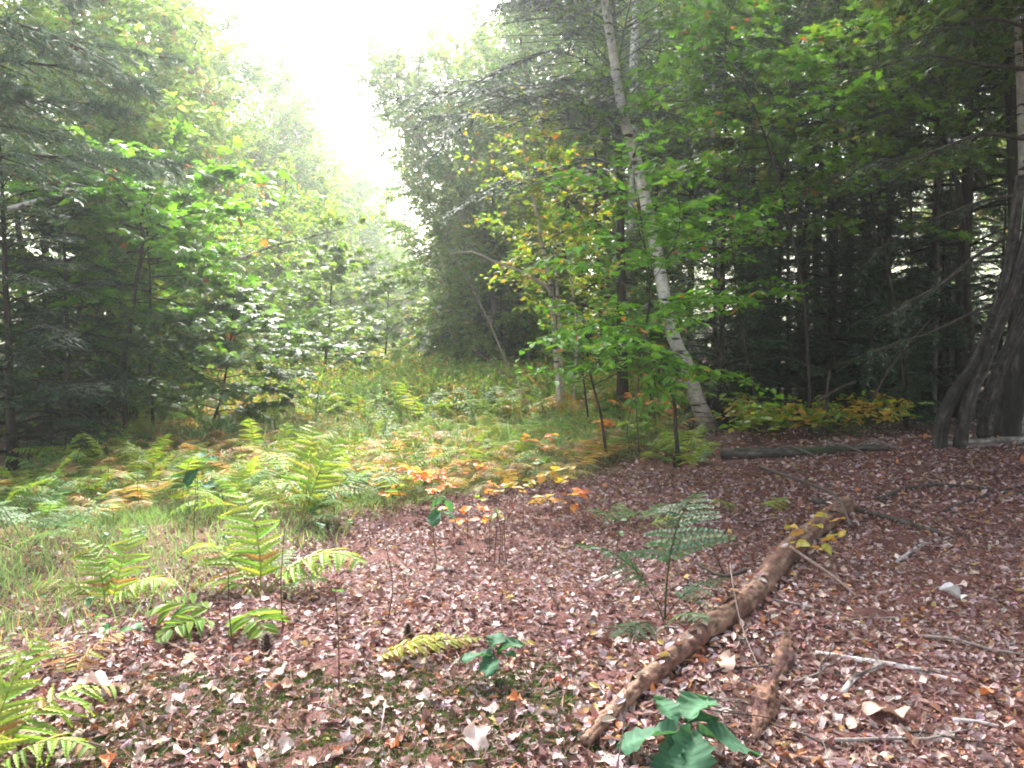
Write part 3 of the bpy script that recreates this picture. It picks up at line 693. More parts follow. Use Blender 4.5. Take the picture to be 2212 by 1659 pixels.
# dead poles by the clump
for uv, w, lb in (([(1128, 870), (1087, 769), (1057, 696), (1030, 643), (1000, 583), (967, 536)], 7, 'long bare dead pole leaning left beside the yellow birch clump'),
                  ([(1185, 880), (1164, 859), (1097, 813), (1060, 783), (1020, 753)], 6, 'short dead branch jutting low across the dark gap below the bare pole')):
    yy = 17.5; P = grounded(uv, yy, 14)
    G = Geo(); tube(G, P - P[0], np.linspace(.5 * px(w, yy), .008, len(P)), 7, (.22, .17, .15), rough=.05)
    for q in (.45, .7):
        c = along(P - P[0], q); tube(G, smooth_path([c, c + (.12, 0, .3), c + (.1, .05, .55)], 5), .006, 4, (.2, .16, .14), cap=False)
    tag(obj('dead_pole', G.mesh('dead_pole', M_TWIG, True), loc=tuple(P[0])), lb, 'dead branch')

def ridged(P, rl, sides, base, seed, amp=.10, bark=None):
    rg = np.random.default_rng(seed); G = Geo(); k = len(P)
    tan = nrm(np.gradient(P, axis=0)); a = nrm(np.cross(tan, np.array([0, 0, 1.]))); b = np.cross(a, tan)
    th = np.arange(sides) / sides * 2 * np.pi
    per = np.cumsum(rg.standard_normal((k, sides)) * .35, 0); per = per - per.mean(0)
    ridge = rg.standard_normal(sides)[None] * .5 + np.sin(per) * .6
    blobs = rg.standard_normal((k, sides)); blobs = (blobs + np.roll(blobs, 1, 0) + np.roll(blobs, 1, 1)) / 3
    rr = rl[:, None] * (1 + amp * ridge + amp * .9 * blobs)
    if bark is not None:
        f = rg.standard_normal((k, sides))
        for _ in range(9): f = (f + np.roll(f, 1, 0) + np.roll(f, -1, 0) + np.roll(f, 2, 0) * .8 + np.roll(f, 1, 1) * .5 + np.roll(f, -1, 1) * .5) / 4.8
        f = f / f.std(); pk = np.clip((f - .45) * 6, 0, 1); rr = rr + rl[:, None] * .09 * pk
        crack = np.clip(1 - np.abs(per) * 3.5, 0, 1); rr = rr - rl[:, None] * .07 * crack
    V = P[:, None] + a[:, None] * (np.cos(th) * rr)[..., None] + b[:, None] * (np.sin(th) * rr)[..., None]
    i, j = np.meshgrid(np.arange(k - 1), np.arange(sides), indexing='ij'); j2 = (j + 1) % sides
    Fq = np.stack([i * sides + j, i * sides + j2, (i + 1) * sides + j2, (i + 1) * sides + j], -1).reshape(-1, 4)
    tone = np.clip(.5 + .35 * ridge + .5 * blobs, 0, 1)[..., None]
    C = np.array(base[0]) * (1 - tone) + np.array(base[1]) * tone
    if bark is not None: C = C * (1 - .55 * crack[..., None]); C = C + (np.array(bark) * (.8 + .4 * tone) - C) * pk[..., None]
    V = np.concatenate([V.reshape(-1, 3), P[:1], P[-1:]]); C = np.concatenate([C.reshape(-1, 3), [base[0]], [base[0]]])
    G.add(V, Fq, C)
    n0 = k * sides; jj = np.arange(sides); j3 = (jj + 1) % sides
    G.T.append(np.concatenate([np.stack([np.full(sides, n0), j3, jj], -1), np.stack([np.full(sides, n0 + 1), (k - 1) * sides + jj, (k - 1) * sides + j3], -1)])); G.TM.append(np.zeros(2 * sides, int))
    return G
# slanting multi-stem tree at the right edge
sb = at(2100, 962); sy = sb.y; o0 = np.array(sb)
ms = empty('slanting_tree', tuple(sb)); tag(ms, 'dark tree of several thick stems slanting right at the right frame edge', 'tree')
for uv, w0, w1, dd in (([(2028, 962), (2038, 900), (2065, 843), (2101, 793), (2128, 733), (2151, 673), (2172, 600), (2190, 500), (2205, 380)], 26, 18, -.1),
                       ([(2073, 964), (2085, 900), (2101, 843), (2128, 783), (2148, 723), (2178, 649), (2205, 566), (2235, 440)], 28, 20, -.15),
                       ([(2125, 940), (2130, 883), (2151, 816), (2178, 756), (2230, 640)], 28, 24, .25),
                       ([(2168, 966), (2186, 850), (2206, 750), (2224, 616), (2243, 400), (2258, 150), (2268, -120)], 56, 40, .55)):
    P = grounded(uv, sy + dd, 48) - o0
    t = np.linspace(0, 1, len(P))
    G = ridged(P, .5 * np.linspace(px(w0, sy), px(w1, sy), len(P)) * (1 + .10 * np.exp(-t / .06)), 26, ((.018, .015, .014), (.085, .075, .068)), int(430 + w0), .10, (.028, .026, .022))
    obj('stem', G.mesh('stem', M_SPECK if w0 < 50 else M_BARK, True), ms)
def bough(parent, o0, uv, y, dy, w, seed, side=1.0, bare=.25, name='bough', npt=24):
    rg = np.random.default_rng(seed)
    P = wpath(uv, y, 16, dy) - o0
    G = Geo(); tube(G, P, np.linspace(.5 * px(w, y), .005, len(P)), 6, (.05, .04, .034), rough=.06)
    L = np.linalg.norm(P[-1] - P[0]); nt = int(14 * L)
    ss = rg.uniform(bare, 1, nt); S = np.array([along(P, s) for s in ss]); T0 = nrm(np.gradient(P, axis=0)); TD = np.array([along(T0, s) for s in ss])
    sg = np.where(rg.random(nt) < .5, 1, -1) * rg.uniform(.5, 1.2, nt); ca, sa = np.cos(sg), np.sin(sg)
    TD = nrm(np.stack([TD[:, 0] * ca - TD[:, 1] * sa, TD[:, 0] * sa + TD[:, 1] * ca, TD[:, 2] * .6 - .15 + .12 * rg.standard_normal(nt)], 1))
    TL = rg.uniform(.3, .75, nt) * side
    b = obj(name, G.mesh(name, M_BARK, True), parent)
    GL = Geo()
    leaves(GL, S, TD - np.array([0, 0, .08]), rg.standard_normal((nt, 3)), TL, .008, NEEDLE, np.tile((.05, .04, .03), (nt, 1)), 1)
    m_ = npt; s = rg.uniform(.05, 1.05, (nt, m_)); sd = np.where(rg.random((nt, m_)) < .5, 1., -1.)
    PP = S[:, None] + TD[:, None] * (s * TL[:, None])[..., None]; PP[..., 2] -= .25 * s ** 2 * TL[:, None]
    hh = nrm(np.cross(np.array([0, 0, 1.]), TD) + 1e-4)
    PP = PP + hh[:, None] * (sd * rg.uniform(0, .22, (nt, m_)) * TL[:, None] * (1.05 - s))[..., None]
    an = .9 + .3 * rg.standard_normal((nt, m_)); DD = TD[:, None] * np.cos(an)[..., None] + hh[:, None] * (np.sin(an) * sd)[..., None]; DD[..., 2] -= .15
    NN = np.zeros((nt, m_, 3)); NN[..., 2] = 1; NN += .4 * rg.standard_normal(NN.shape); kk = nt * m_
    leaves(GL, PP.reshape(kk, 3), DD.reshape(kk, 3), NN.reshape(kk, 3), .05 * rg.uniform(.5, 1.4, kk), .013, NEEDLE, pick(HEML, kk, rg, .25), 0)
    obj('needles', GL.mesh('needles', [M_CONI, M_TWIG]), b)
bough(ms, o0, [(2225, 636), (2158, 653), (2085, 683), (2008, 719), (1941, 739), (1875, 763)], sy + .2, -.8, 10, 401)
bough(ms, o0, [(2190, 505), (2108, 553), (2041, 609), (1975, 646), (1910, 690)], sy, -.5, 9, 402)
bough(ms, o0, [(2215, 300), (2120, 290), (2010, 330), (1900, 350), (1800, 380)], sy, -.8, 10, 403, 1.3, .1)
bough(ms, o0, [(2225, 150), (2120, 140), (2000, 120), (1880, 150), (1760, 170)], sy, .4, 10, 404, 1.3, .1)
bough(ms, o0, [(2225, 420), (2140, 430), (2050, 460), (1960, 500), (1860, 560)], sy + .3, .8, 9, 405, 1.2, .1)
bough(ms, o0, [(2225, 60), (2130, 40), (2040, 60), (1950, 100)], sy, -.6, 9, 406, 1.2, .05)

# hemlock whose dark boughs hang into the top of the picture
Ph = grounded([(1345, 880), (1342, 600), (1335, 300), (1325, 0), (1318, -420)], 15.5, 14)
hero('hemlock_tree', Ph, lambda Q: make_conifer(410, path=Q, H=12, r0=.13, cb=.46, cr=4.2, nb=60, tw=40, npt=34, nl=.065, nw=.018, droop=.42, azbias=(-2.3, .6), dead=8, top=False), 'big hemlock whose dark drooping boughs fill the top middle above the birches')
Ph = grounded([(1790, 900), (1800, 600), (1805, 300), (1810, 0), (1812, -300)], 16.5, 14)
hero('hemlock_tree', Ph, lambda Q: make_conifer(411, path=Q, H=12, r0=.12, cb=.18, cr=3.1, nb=74, tw=30, npt=30, nl=.06, nw=.017, droop=.38, dead=14), 'full dark hemlock with layered grey-green boughs, centre of the shaded right wood')
# white pine off the left edge reaching in with soft bluish boughs
Pp = trunk_path(np.random.default_rng(2), 10.5, (0.02, 0), .006, 12)
pb = (-6.1, 7.4)
spawn('pine_tree', make_conifer(420, path=Pp, H=10.5, r0=.17, cb=.30, cr=2.6, nb=42, kind='pine', pal=PINE, bark='dark', tw=50, npt=64, nl=.13, nw=.0072, droop=.13, azbias=(.15, .5), up=.12, top=False, dead=6),
      (pb[0], pb[1], H0(*pb) - .05), 0, 1, 'white pine at the left frame edge holding soft bluish boughs over the clearing', 'tree')
for i, (u, y, k_, lb) in enumerate([(20, 9.5, 0, 'dark young hemlock low at the left frame edge under the pine boughs'), (150, 11.5, 1, 'dark young hemlock in front of the bent maple stem'), (-60, 12.5, 0, 'taller dark young hemlock behind the one at the left frame edge'),
                                    (100, 14.5, 0, 'young hemlock in the shade left of the bent maple stem'), (235, 16, 1, 'young hemlock just behind the bent maple stem')]):
    p = aty(u, 800, y); put('young_hemlock', P_YHEM[k_], p.x, p.y, lb, sc=rng.uniform(.85, 1.05))
for i, (u, y, k_, s_, lb) in enumerate([(1960, 13.6, 1, .62, 'small bluish hemlock left of the slanting stems'),
                                        (1880, 15, 1, .8, 'small hemlock in the dim wood behind the curved dark stem'), (1700, 17.5, 0, .9, 'young hemlock right of the slim pale trunk'), (1560, 20, 0, .9, 'young hemlock behind the foot of the leaning birch')]):
    p = aty(u, 800, y); put('young_hemlock', P_YHEM[k_], p.x, p.y, lb, sc=s_)
for u, y, sc_, lb in ((985, 31, .95, 'tall pale-leaved tree closing the sky gap on its right side'), (1060, 27, .9, 'tall pale-leaved tree right of the leaning grey tree')):
    p = aty(u, 800, y); put('gap_tree', P_EDGE[0], p.x, p.y, lb, sc=sc_)
P_BUSH = make_conifer(158, H=7.5, r0=.07, cb=.02, cr=2.5, nb=120, tw=30, npt=30, nl=.08, nw=.03, pal=[(3, (.04, .085, .045)), (2, (.055, .10, .055))])
for i, (u, y, s_) in enumerate([(985, 33, .95), (1040, 30, .85), (955, 44, 1.0), (1090, 27.5, .7), (935, 56, 1.1)]):
    p = aty(u, 800, y); put('hemlock_tree', P_BUSH, p.x, p.y, ['dense bluish hemlock at the right bend of the clearing', 'dense low hemlock just left of the dead pole', 'hazy dense hemlock farther along the right edge', 'dense low hemlock in the gap behind the dead pole', 'faintest dense hemlock near the far end, right side'][i], sc=s_)
for i in range(11):
    y = 14.5 + .9 * i; u = [1600, 1900, 1700, 2020, 1820, 1640, 1960][i % 7] + rng.uniform(-50, 50); p = aty(u, 800, y)
    put('layered_hemlock', P_YHEM[i % 2], p.x, p.y, 'young hemlock with grey-green layered sprays before the dark trunks', 'tree', 'layered hemlocks before the dark trunks', sc=rng.uniform(.9, 1.5))
# understorey saplings along the edges
for i in range(26):
    y = rng.uniform(15, 40); x = interp(y, XL) + rng.uniform(-1.2, .3)
    put('edge_sapling', P_SAPL[i % 2], x, y, 'leafy sapling at the foot of the left edge trees', 'sapling', 'saplings along the left edge')
for i in range(20):
    y = rng.uniform(19, 50); x = interp(y, XR) + rng.uniform(0, 1.8)
    put('edge_sapling', P_SAPL[(i % 2) + 1], x, y, 'leafy sapling at the foot of the right edge trees', 'sapling', 'saplings along the right edge')
for i in range(28):
    y = rng.uniform(17, 52); x = rng.uniform(interp(y, XR) + 3, .66 * y)
    put('understorey_hemlock', P_YHEM[i % 2], x, y, 'young hemlock in the dim understorey of the right wood', 'tree', 'young hemlocks under the right wood', sc=rng.uniform(.6, 1.1) * (1 + .012 * y))

# ------------------------------------------------------------------ fallen timber and sticks
def ground_path(uv, n, r=0.0, lift=None):
    P = []
    for i, (u, v) in enumerate(uv):
        p = at(u, v); z = r if np.isscalar(r) else r[i]
        P.append((p.x, p.y, H0(p.x, p.y) + z * .7 + (lift[i] if lift else 0)))
    return smooth_path(P, n)
LOG = [(1262, 1628), (1341, 1547), (1416, 1477), (1506, 1402), (1586, 1347), (1641, 1297), (1686, 1237), (1736, 1187), (1791, 1142), (1830, 1112)]
LW = [30, 44, 50, 54, 58, 55, 60, 50, 48, 42]
LR = [.5 * px(w * .92, at(u, v).y) for (u, v), w in zip(LOG, LW)]
P = ground_path(LOG, 180, [x * 1.25 + .022 for x in LR])
rl = np.interp(np.linspace(0, 1, len(P)), np.linspace(0, 1, len(LR)), LR)
LOGP, LOGR = P, rl
rg = np.random.default_rng(21)
o0 = np.array([P[90][0], P[90][1], H0(P[90][0], P[90][1])])
log = empty('fallen_log', tuple(o0)); tag(log, 'long rotting tan log lying across the leaf litter from bottom centre to the right', 'log')
sides = 18
TANW = ((.11, .060, .044), (.29, .18, .125))
obj('wood', ridged(P - o0, rl * .88, 30, TANW, 22, .08, (.13, .066, .05)).mesh('wood', M_LOG, True), log)
def bent_strip(L, W, seed, col, lobes=0, curl=.25, bend=.3, nx=9, nyy=5, jag=.06, fold=.12, mat=None, name='leaf', prof=None):
    """one leaf or bark flake as a curved, lobed sheet along +Y"""
    rg = np.random.default_rng(seed); t = np.linspace(0, 1, nx)
    w = (np.sin(np.pi * np.clip(t * .93 + .04, 0, 1)) ** .75) if prof is None else np.array([prof(q) for q in t])
    if lobes: w = w * (1 + (.28 if lobes < 4 else .15) * np.cos(t * lobes * 2 * np.pi + np.pi))
    cx_ = np.linspace(-1, 1, nyy)
    ph = rg.uniform(0, 6.28, 3)
    X_ = .5 * W * w[:, None] * cx_[None] * (1 + jag * rg.standard_normal((nx, nyy)))
    Y_ = L * t[:, None] + .05 * L * jag * rg.standard_normal((nx, nyy)) - .06 * L * (cx_[None] ** 2)
    Z_ = W * fold * np.abs(cx_)[None] + W * curl * (np.sin(2.2 * np.pi * t[:, None] + ph[0]) * cx_[None] * .35 + cx_[None] ** 2 * .3 * np.sin(3 * t[:, None] + ph[1])) - bend * L * (t[:, None] ** 2) * .6
    V = np.stack([X_ + 0 * Y_, Y_, Z_], -1).reshape(-1, 3)
    i, j = np.meshgrid(np.arange(nx - 1), np.arange(nyy - 1), indexing='ij')
    Fq = np.stack([i * nyy + j, i * nyy + j + 1, (i + 1) * nyy + j + 1, (i + 1) * nyy + j], -1).reshape(-1, 4)
    C = np.tile(np.asarray(col, float), (len(V), 1)) * (1 + .13 * rg.standard_normal((len(V), 1)))
    if lobes >= 4: C = C * (1 + .22 * np.repeat((np.arange(nx) % 2 == 0), nyy))[:, None]
    mid = (np.abs(np.tile(cx_, nx)) < .05); C[mid] *= 1.35
    G = Geo(); G.add(V, Fq, np.clip(C, 0, 1)); return G.mesh(name, mat or M_DRY, True)
flake = bent_strip(.17, .07, 31, (.14, .07, .048), curl=.25, bend=.05, jag=.12, mat=M_LOG, name='bark_flake')
for q, s_ in [(float(a), float(b)) for a, b in zip(np.linspace(.14, .92, 12) + rng.normal(0, .02, 12), rng.uniform(.5, 1.1, 12))]:
    c = along(P, q) - o0; rr = np.interp(q, np.linspace(0, 1, len(rl)), rl); d = along(nrm(np.gradient(P, axis=0)), q)
    a_ = rng.uniform(-1.1, .9)
    obj('bark_flake', flake, log, (c[0] + math.sin(a_) * rr * .85, c[1], c[2] + math.cos(a_) * rr * .92), (rng.uniform(-.2, .2), a_ * .8, math.atan2(-d[0], d[1]) + rng.uniform(-.3, .3)), s_)
def stick(uv, w, label, mat=M_TWIG, col=(.16, .12, .10), n=16, side=None, cat='stick', name='stick', lift=None, taper=.55, rough=.05, sides=7):
    ws = [px(w, at(u, v).y) for u, v in uv]
    P = ground_path(uv, n, [x * .5 for x in ws], lift)
    b = P[0].copy()
    t = np.linspace(0, 1, len(P)); G = Geo(); tube(G, P - b, .5 * ws[0] * (1 - taper * t), sides, col, rough=rough, colj=.12)
    m0 = G.mesh(name, mat, True)
    if not side:
        return tag(obj(name, m0, loc=tuple(b)), label, cat)
    r = empty(name, tuple(b)); tag(r, label, cat); obj('stem', m0, r)
    for uv2, w2, lf in side:
        P2 = ground_path(uv2, 10, px(w2, at(*uv2[0]).y) * .5, lf)
        G = Geo(); tube(G, P2 - b, .5 * px(w2, at(*uv2[0]).y) * np.linspace(1, .5, len(P2)), 6, col, rough=rough, colj=.12)
        obj('side_twig', G.mesh('side_twig', mat, True), r)
    return r
# second rotten piece: gnarled
P2 = ground_path([(1701, 1380), (1696, 1402), (1686, 1457), (1655, 1512), (1646, 1557), (1632, 1612)], 90, .04)
w2 = np.interp(np.linspace(0, 1, len(P2)), [0, .08, .18, .35, .48, .72, .9, 1], [.004, .018, .026, .034, .017, .042, .026, .006]) * (1 + .10 * rng.standard_normal(len(P2))); b = P2[0].copy()
tag(obj('rotten_branch', ridged(P2 - b, w2, 22, ((.05, .024, .018), (.25, .135, .095)), 24, .26, (.07, .033, .03)).mesh('rotten_branch', M_LOG, True), loc=tuple(b)), 'gnarled reddish rotten branch piece right of the log', 'branch')
BW = (.52, .48, .46)
stick([(1761, 1417), (1856, 1432), (1956, 1447), (2016, 1467), (2076, 1482)], 15, 'forked white birch stick lying in the leaves right of the rotten branch', M_BIRCH, BW, side=[([(1821, 1504), (1838, 1484), (1858, 1472), (1906, 1456)], 15, [0, .01, .02, .03]), ([(1956, 1450), (2010, 1452), (2072, 1462)], 11, None)], taper=.25, name='birch_stick')
stick([(1284, 1263), (1312, 1252), (1344, 1241)], 12, 'short piece of white birch left of the log', M_BIRCH, BW, taper=.1, name='birch_stick')
stick([(1936, 1219), (1986, 1183), (2020, 1172), (2063, 1163)], 10, 'pale curved stick with a fork in the leaves up the right slope', M_SPECK, (.38, .35, .34), side=[([(1962, 1200), (1975, 1190), (2000, 1186)], 6, None)])
stick([(2061, 1562), (2110, 1566), (2160, 1574)], 13, 'pale stick at the right edge near the bottom', M_BIRCH, (.45, .41, .40), name='birch_stick')
stick([(1655, 1640), (1740, 1646), (1850, 1653), (1950, 1664)], 16, 'smooth reddish stick along the bottom edge right of the big green seedling', col=(.24, .16, .14))
stick([(1756, 1087), (1820, 1102), (1886, 1117), (1960, 1137), (2031, 1157)], 16, 'dark mossy branch lying beyond the far end of the log', M_BARK, (.07, .06, .05), n=20)
stick([(1640, 1020), (1666, 1032), (1736, 1067), (1806, 1122), (1836, 1166)], 8, 'grey branch crossing over the far end of the log', col=(.10, .08, .07), lift=[.05, .06, .1, .2, .1])
stick([(1505, 1135), (1580, 1131), (1666, 1135)], 7, 'thin grey stick lying left of the far end of the log', col=(.25, .21, .19))
stick([(1706, 1229), (1766, 1252), (1816, 1272), (1852, 1295)], 9, 'bare side stick propped against the log', col=(.20, .14, .12), lift=[.14, .08, .03, 0])
stick([(1576, 1282), (1586, 1352), (1606, 1402), (1651, 1472)], 3.2, 'very thin pale twig crossing over the log', col=(.20, .15, .13), lift=[.18, .16, .08, 0], taper=.3)
stick([(1612, 1278), (1560, 1268), (1500, 1235)], 10, 'dark broken stick leaning on the left side of the log', M_BARK, (.05, .04, .035), lift=[.12, .06, .05])
stick([(670, 1363), (715, 1372), (775, 1378)], 10, 'brown stick on the needles below the lobed fern', col=(.23, .15, .13))
stick([(1300, 1458), (1340, 1472), (1376, 1492)], 10, 'short pale broken stick close left of the log', col=(.34, .25, .22))
stick([(2030, 1110), (2100, 1085), (2180, 1060), (2225, 1050)], 8, 'dark stick at the right edge below the slanting stems', M_BARK, (.06, .05, .05))
stick([(1900, 1085), (1960, 1060), (2060, 1055), (2225, 1075)], 12, 'dark branch across the slope below the slanting stems', M_BARK, (.06, .05, .045))
stick([(2040, 1120), (2100, 1180), (2150, 1230)], 5, 'thin dark twig on the right slope', M_BARK, (.07, .05, .05))
stick([(1990, 1540), (2040, 1500), (2110, 1430)], 8, 'dark reddish twig in the litter at lower right', col=(.09, .05, .045))
stick([(900, 1480), (990, 1430), (1100, 1405)], 4, 'thin straw-coloured stalk lying beside the small oak seedling', col=(.28, .2, .15))
stick([(395, 1312), (430, 1352), (470, 1378)], 5, 'thin bent twig on the litter left of the pine cone', col=(.2, .14, .12))
stick([(1350, 880 + 250), (1420, 1124), (1480, 1130)], 5, 'thin dark stick behind the drooping bracken', M_BARK, (.08, .05, .045))
# dead sticks strewn over the right slope
STK = []
for i in range(5):
    r_ = np.random.default_rng(820 + i); L_ = r_.uniform(.5, 1.1); Q = np.array([(0, 0, .01)] + [(L_ * (j + 1) / 5, .035 * L_ * r_.standard_normal(), .02 + .02 * r_.random()) for j in range(5)])
    Q = smooth_path(Q, 14); G = Geo(); tube(G, Q, np.linspace(.011, .004, len(Q)), 6, [(.07, .055, .05), (.22, .18, .165), (.05, .04, .036), (.16, .10, .085), (.22, .19, .175)][i], rough=.08, colj=.15)
    c = along(Q, .55); tube(G, smooth_path([c, c + np.array([.12, .09, .015]), c + np.array([.22, .20, .01])], 6), .004, 4, (.09, .07, .06), cap=False)
    STK.append((G.mesh('dead_twig', M_TWIG, True), ['dark', 'greyish', 'blackish', 'reddish', 'pale grey'][i]))
for i in range(34):
    u, v = rng.uniform(1250, 2200), rng.uniform(1010, 1640); p = at(u, v); me, cn = STK[i % 5]
    tag(obj('dead_twig', me, None, (p.x, p.y, H0(p.x, p.y) + .012), (rng.normal(0, .05), rng.normal(0, .05), rng.uniform(0, 6.28)), rng.uniform(.3, .8)), f'{cn} dead twig lying on the litter of the right slope', 'twig', f'{cn} dead twigs on the right slope')
# fallen trunk half way
P = ground_path([(1560, 991), (1620, 989), (1708, 987), (1780, 983), (1840, 978), (1920, 976)], 36, .07)
b = P[0].copy()
ft = empty('fallen_log', tuple(b)); tag(ft, 'old grey trunk lying level in front of the yellow shrubs', 'log')
obj('wood', ridged(P - b, np.linspace(.075, .04, len(P)), 22, ((.03, .026, .022), (.12, .10, .09)), 27, .10, (.04, .045, .025)).mesh('wood', M_LOG, True), ft)
for q in (.3, .55, .8):
    G = Geo(); c = along(P - b, q); tube(G, smooth_path([c, c + (.15, -.2, .12), c + (.35, -.5, .05)], 6), .012, 5, (.12, .1, .09)); obj('branch_stub', G.mesh('branch_stub', M_TWIG, True), ft)
P = ground_path([(2040, 968), (2100, 966), (2170, 962), (2240, 958)], 24, .06); b = P[0].copy()
tag(obj('fallen_log', ridged(P - b, np.linspace(.06, .05, len(P)), 12, ((.06, .05, .045), (.3, .27, .25)), 28, .07).mesh('fallen_log', M_LOG, True), loc=tuple(b)), 'pale-topped dead trunk lying at the foot of the slanting stems', 'log')
yy = 11.6
for uv, w, lb in (([(1660, 985), (1720, 962), (1770, 938), (1784, 905), (1786, 850), (1792, 800)], 12, 'dark stem bent in an arch over the yellow shrubs'), ([(1770, 865), (1810, 840), (1850, 824)], 10, 'broken dark branch with a pale snapped end above the yellow shrubs'),
                  ([(1880, 870), (1920, 800), (1965, 740), (2010, 690)], 6, 'thin dead branch rising right among the hemlock boughs'), ([(1730, 1030), (1712, 985), (1695, 950)], 5, 'dead twig standing by the grey fallen trunk'),
                  ([(2040, 975), (2046, 940), (2052, 905)], 4, 'bare upright twig before the leftmost slanting stem')):
    P = wpath(uv, yy if lb[0] != 'b' or 'upright' not in lb else 10.5, 16)
    if 'dead twig' in lb or 'bare upright' in lb or 'arch' in lb: P[0][2] = H0(P[0][0], P[0][1]) - .03
    G = Geo(); tube(G, P - P[0], np.linspace(.5 * px(w, yy), .25 * px(w, yy), len(P)), 7, (.055, .042, .036), rough=.06)
    tag(obj('dead_branch', G.mesh('dead_branch', M_BARK, True), loc=tuple(P[0])), lb, 'branch')

# ------------------------------------------------------------------ leaf litter, needles, grass, moss
rg = np.random.default_rng(77)
def scatter(n, y0, y1, p=1.0, umax=.70):
    """points inside the view wedge, denser towards the camera with p > 1"""
    t = rg.random(n) ** p; y = y0 + (y1 - y0) * t
    x = rg.uniform(-1, 1, n) * (umax * y + 1.3)
    return x, y
DRYC = [(4, (.40, .30, .295)), (3, (.30, .205, .195)), (3, (.23, .115, .085)), (2, (.14, .06, .045)), (1, (.33, .135, .06)), (.5, (.40, .26, .09))]
def litter(n, y0, y1, p, L0, tm, pal, asp, tilt=.55, dens=None, lift=.012):
    x, y = scatter(n, y0, y1, p)
    if dens is not None:
        k_ = rg.random(n) < dens(x, y); x, y = x[k_], y[k_]
    m_ = len(x); P = np.stack([x, y, hgt(x, y) + lift * rg.random(m_) + .004], 1)
    D = rg.standard_normal((m_, 3)); D[:, 2] *= .35
    N = np.zeros((m_, 3)); N[:, 2] = 1; N += tilt * rg.standard_normal(N.shape)
    L = L0 * rg.uniform(.55, 1.35, m_)
    leaves(G, P, D, N, L, L * asp * rg.uniform(.6, 1.1, m_), tm, pick(pal, m_, rg, .22))
def d_wood(x, y):
    patch = .72 + .28 * np.sin(3.1 * x + 1.7 * np.sin(2.3 * y)) * np.sin(2.7 * y + 1.1 * x)
    veg = np.clip((x - interp(y, XR)) / .8 + .75, .22, 1)
    return np.clip(patch * veg, 0, 1)
G = Geo()
litter(14000, 1.9, 8.5, 1.15, .039, CURL, DRYC, .75, .35, dens=d_wood)
litter(50000, 1.9, 9.5, 1.15, .044, OVALC, [(3, (.15, .08, .068)), (3, (.22, .135, .115)), (2, (.11, .052, .045)), (1, (.28, .19, .17))], .62, .22, dens=d_wood, lift=.008)
litter(56000, 1.9, 9.5, 1.15, .043, OVALC, DRYC, .62, .38, dens=d_wood)
litter(10000, 1.9, 9.5, 1.15, .052, MAPLE, DRYC, .95, .3, dens=d_wood)
litter(42000, 1.9, 9, 1.3, .030, OVALC, DRYC, .6, .5, dens=d_wood)
litter(25000, 7.5, 19, 1.1, .062, OVALC, DRYC, .7, .45, dens=d_wood)
tag(obj('leaf_litter', G.mesh('leaf_litter', M_DRY)), 'dry pinkish brown leaf litter covering the forest floor', 'leaf litter', kind='stuff')
k_ = rg.integers(4, 176, 1500); lp_ = np.array(LOGP)[k_]; sd_ = np.where(rg.random(1500) < .5, -1, 1)
lx = lp_[:, 0] + sd_ * (np.array(LOGR)[k_] * .9 + np.abs(rg.standard_normal(1500)) * .05); ly = lp_[:, 1] + .04 * rg.standard_normal(1500)
on_ = rg.random(1500) < .05; lx[on_] = lp_[on_, 0]; lz = hgt(lx, ly) + np.where(on_, lp_[:, 2] - hgt(lx, ly) + .95 * np.array(LOGR)[k_], .035 * rg.random(1500) + .01)
GB = Geo(); NN = .5 * rg.standard_normal((1500, 3)); NN[:, 2] += 1; DD = rg.standard_normal((1500, 3)); DD[:, 2] *= .4
leaves(GB, np.stack([lx, ly, lz], 1), DD, NN, .05 * rg.uniform(.6, 1.3, 1500), .026, OVALC, pick(DRYC, 1500, rg, .22))
tag(obj('banked_litter', GB.mesh('banked_litter', M_DRY)), 'dry leaves drifted against both sides of the fallen log', 'leaf litter', kind='stuff')
G = Geo()
NEED = [(4, (.135, .050, .045)), (3, (.20, .08, .066)), (2, (.08, .032, .027)), (.6, (.30, .17, .13))]
litter(105000, 1.9, 9.5, 1.45, .085, NEEDLE, NEED, .040, tilt=1, lift=.022)
tag(obj('pine_needles', G.mesh('pine_needles', M_DRY)), 'carpet of red-brown fallen pine needles between the leaves', 'needles', kind='stuff')
G = Geo()   # small twigs of the litter
litter(1500, 2.5, 14, 1.3, .28, NEEDLE, [(3, (.12, .07, .06)), (2, (.26, .19, .17))], .022, tilt=1, lift=.03)
tag(obj('twig_litter', G.mesh('twig_litter', M_DRY)), 'fine broken twigs strewn over the leaf litter', 'twigs', kind='stuff')

def blades(x, y, h, w, pal, lean=.35, seg=True):
    m_ = len(x); P = np.stack([x, y, hgt(x, y)], 1)
    D = lean * rg.standard_normal((m_, 3)); D[:, 2] = 1
    leaves(G, P, D, rg.standard_normal((m_, 3)), h, w, STRIP, pick(pal, m_, rg, .2))
GRASS = [(5, (.16, .25, .12)), (3, (.12, .21, .085)), (.5, (.27, .26, .13)), (.15, (.30, .18, .10))]
def veg_w(x, y):
    r_ = np.clip((interp(y, XR) - x) / .9 + .35, 0, 1); l_ = np.clip((x - interp(y, XL)) / .8 + .5, 0, 1)
    return r_ * l_
G = Geo()
x, y = scatter(230000, 3.6, 13, 1.1); k_ = rg.random(len(x)) < veg_w(x, y) * np.clip(.40 + .75 * np.sin(2.6 * x + 1.7 * np.sin(2.3 * y)) * np.sin(2.1 * y + x), .28, 1) * np.clip((y - 3.2) / 2.2, 0, 1)
blades(x[k_], y[k_], .11 * rg.uniform(.5, 1.7, k_.sum()), .0055, GRASS, .55)
x, y = scatter(66000, 11, 60, 1.25); k_ = rg.random(len(x)) < veg_w(x, y)
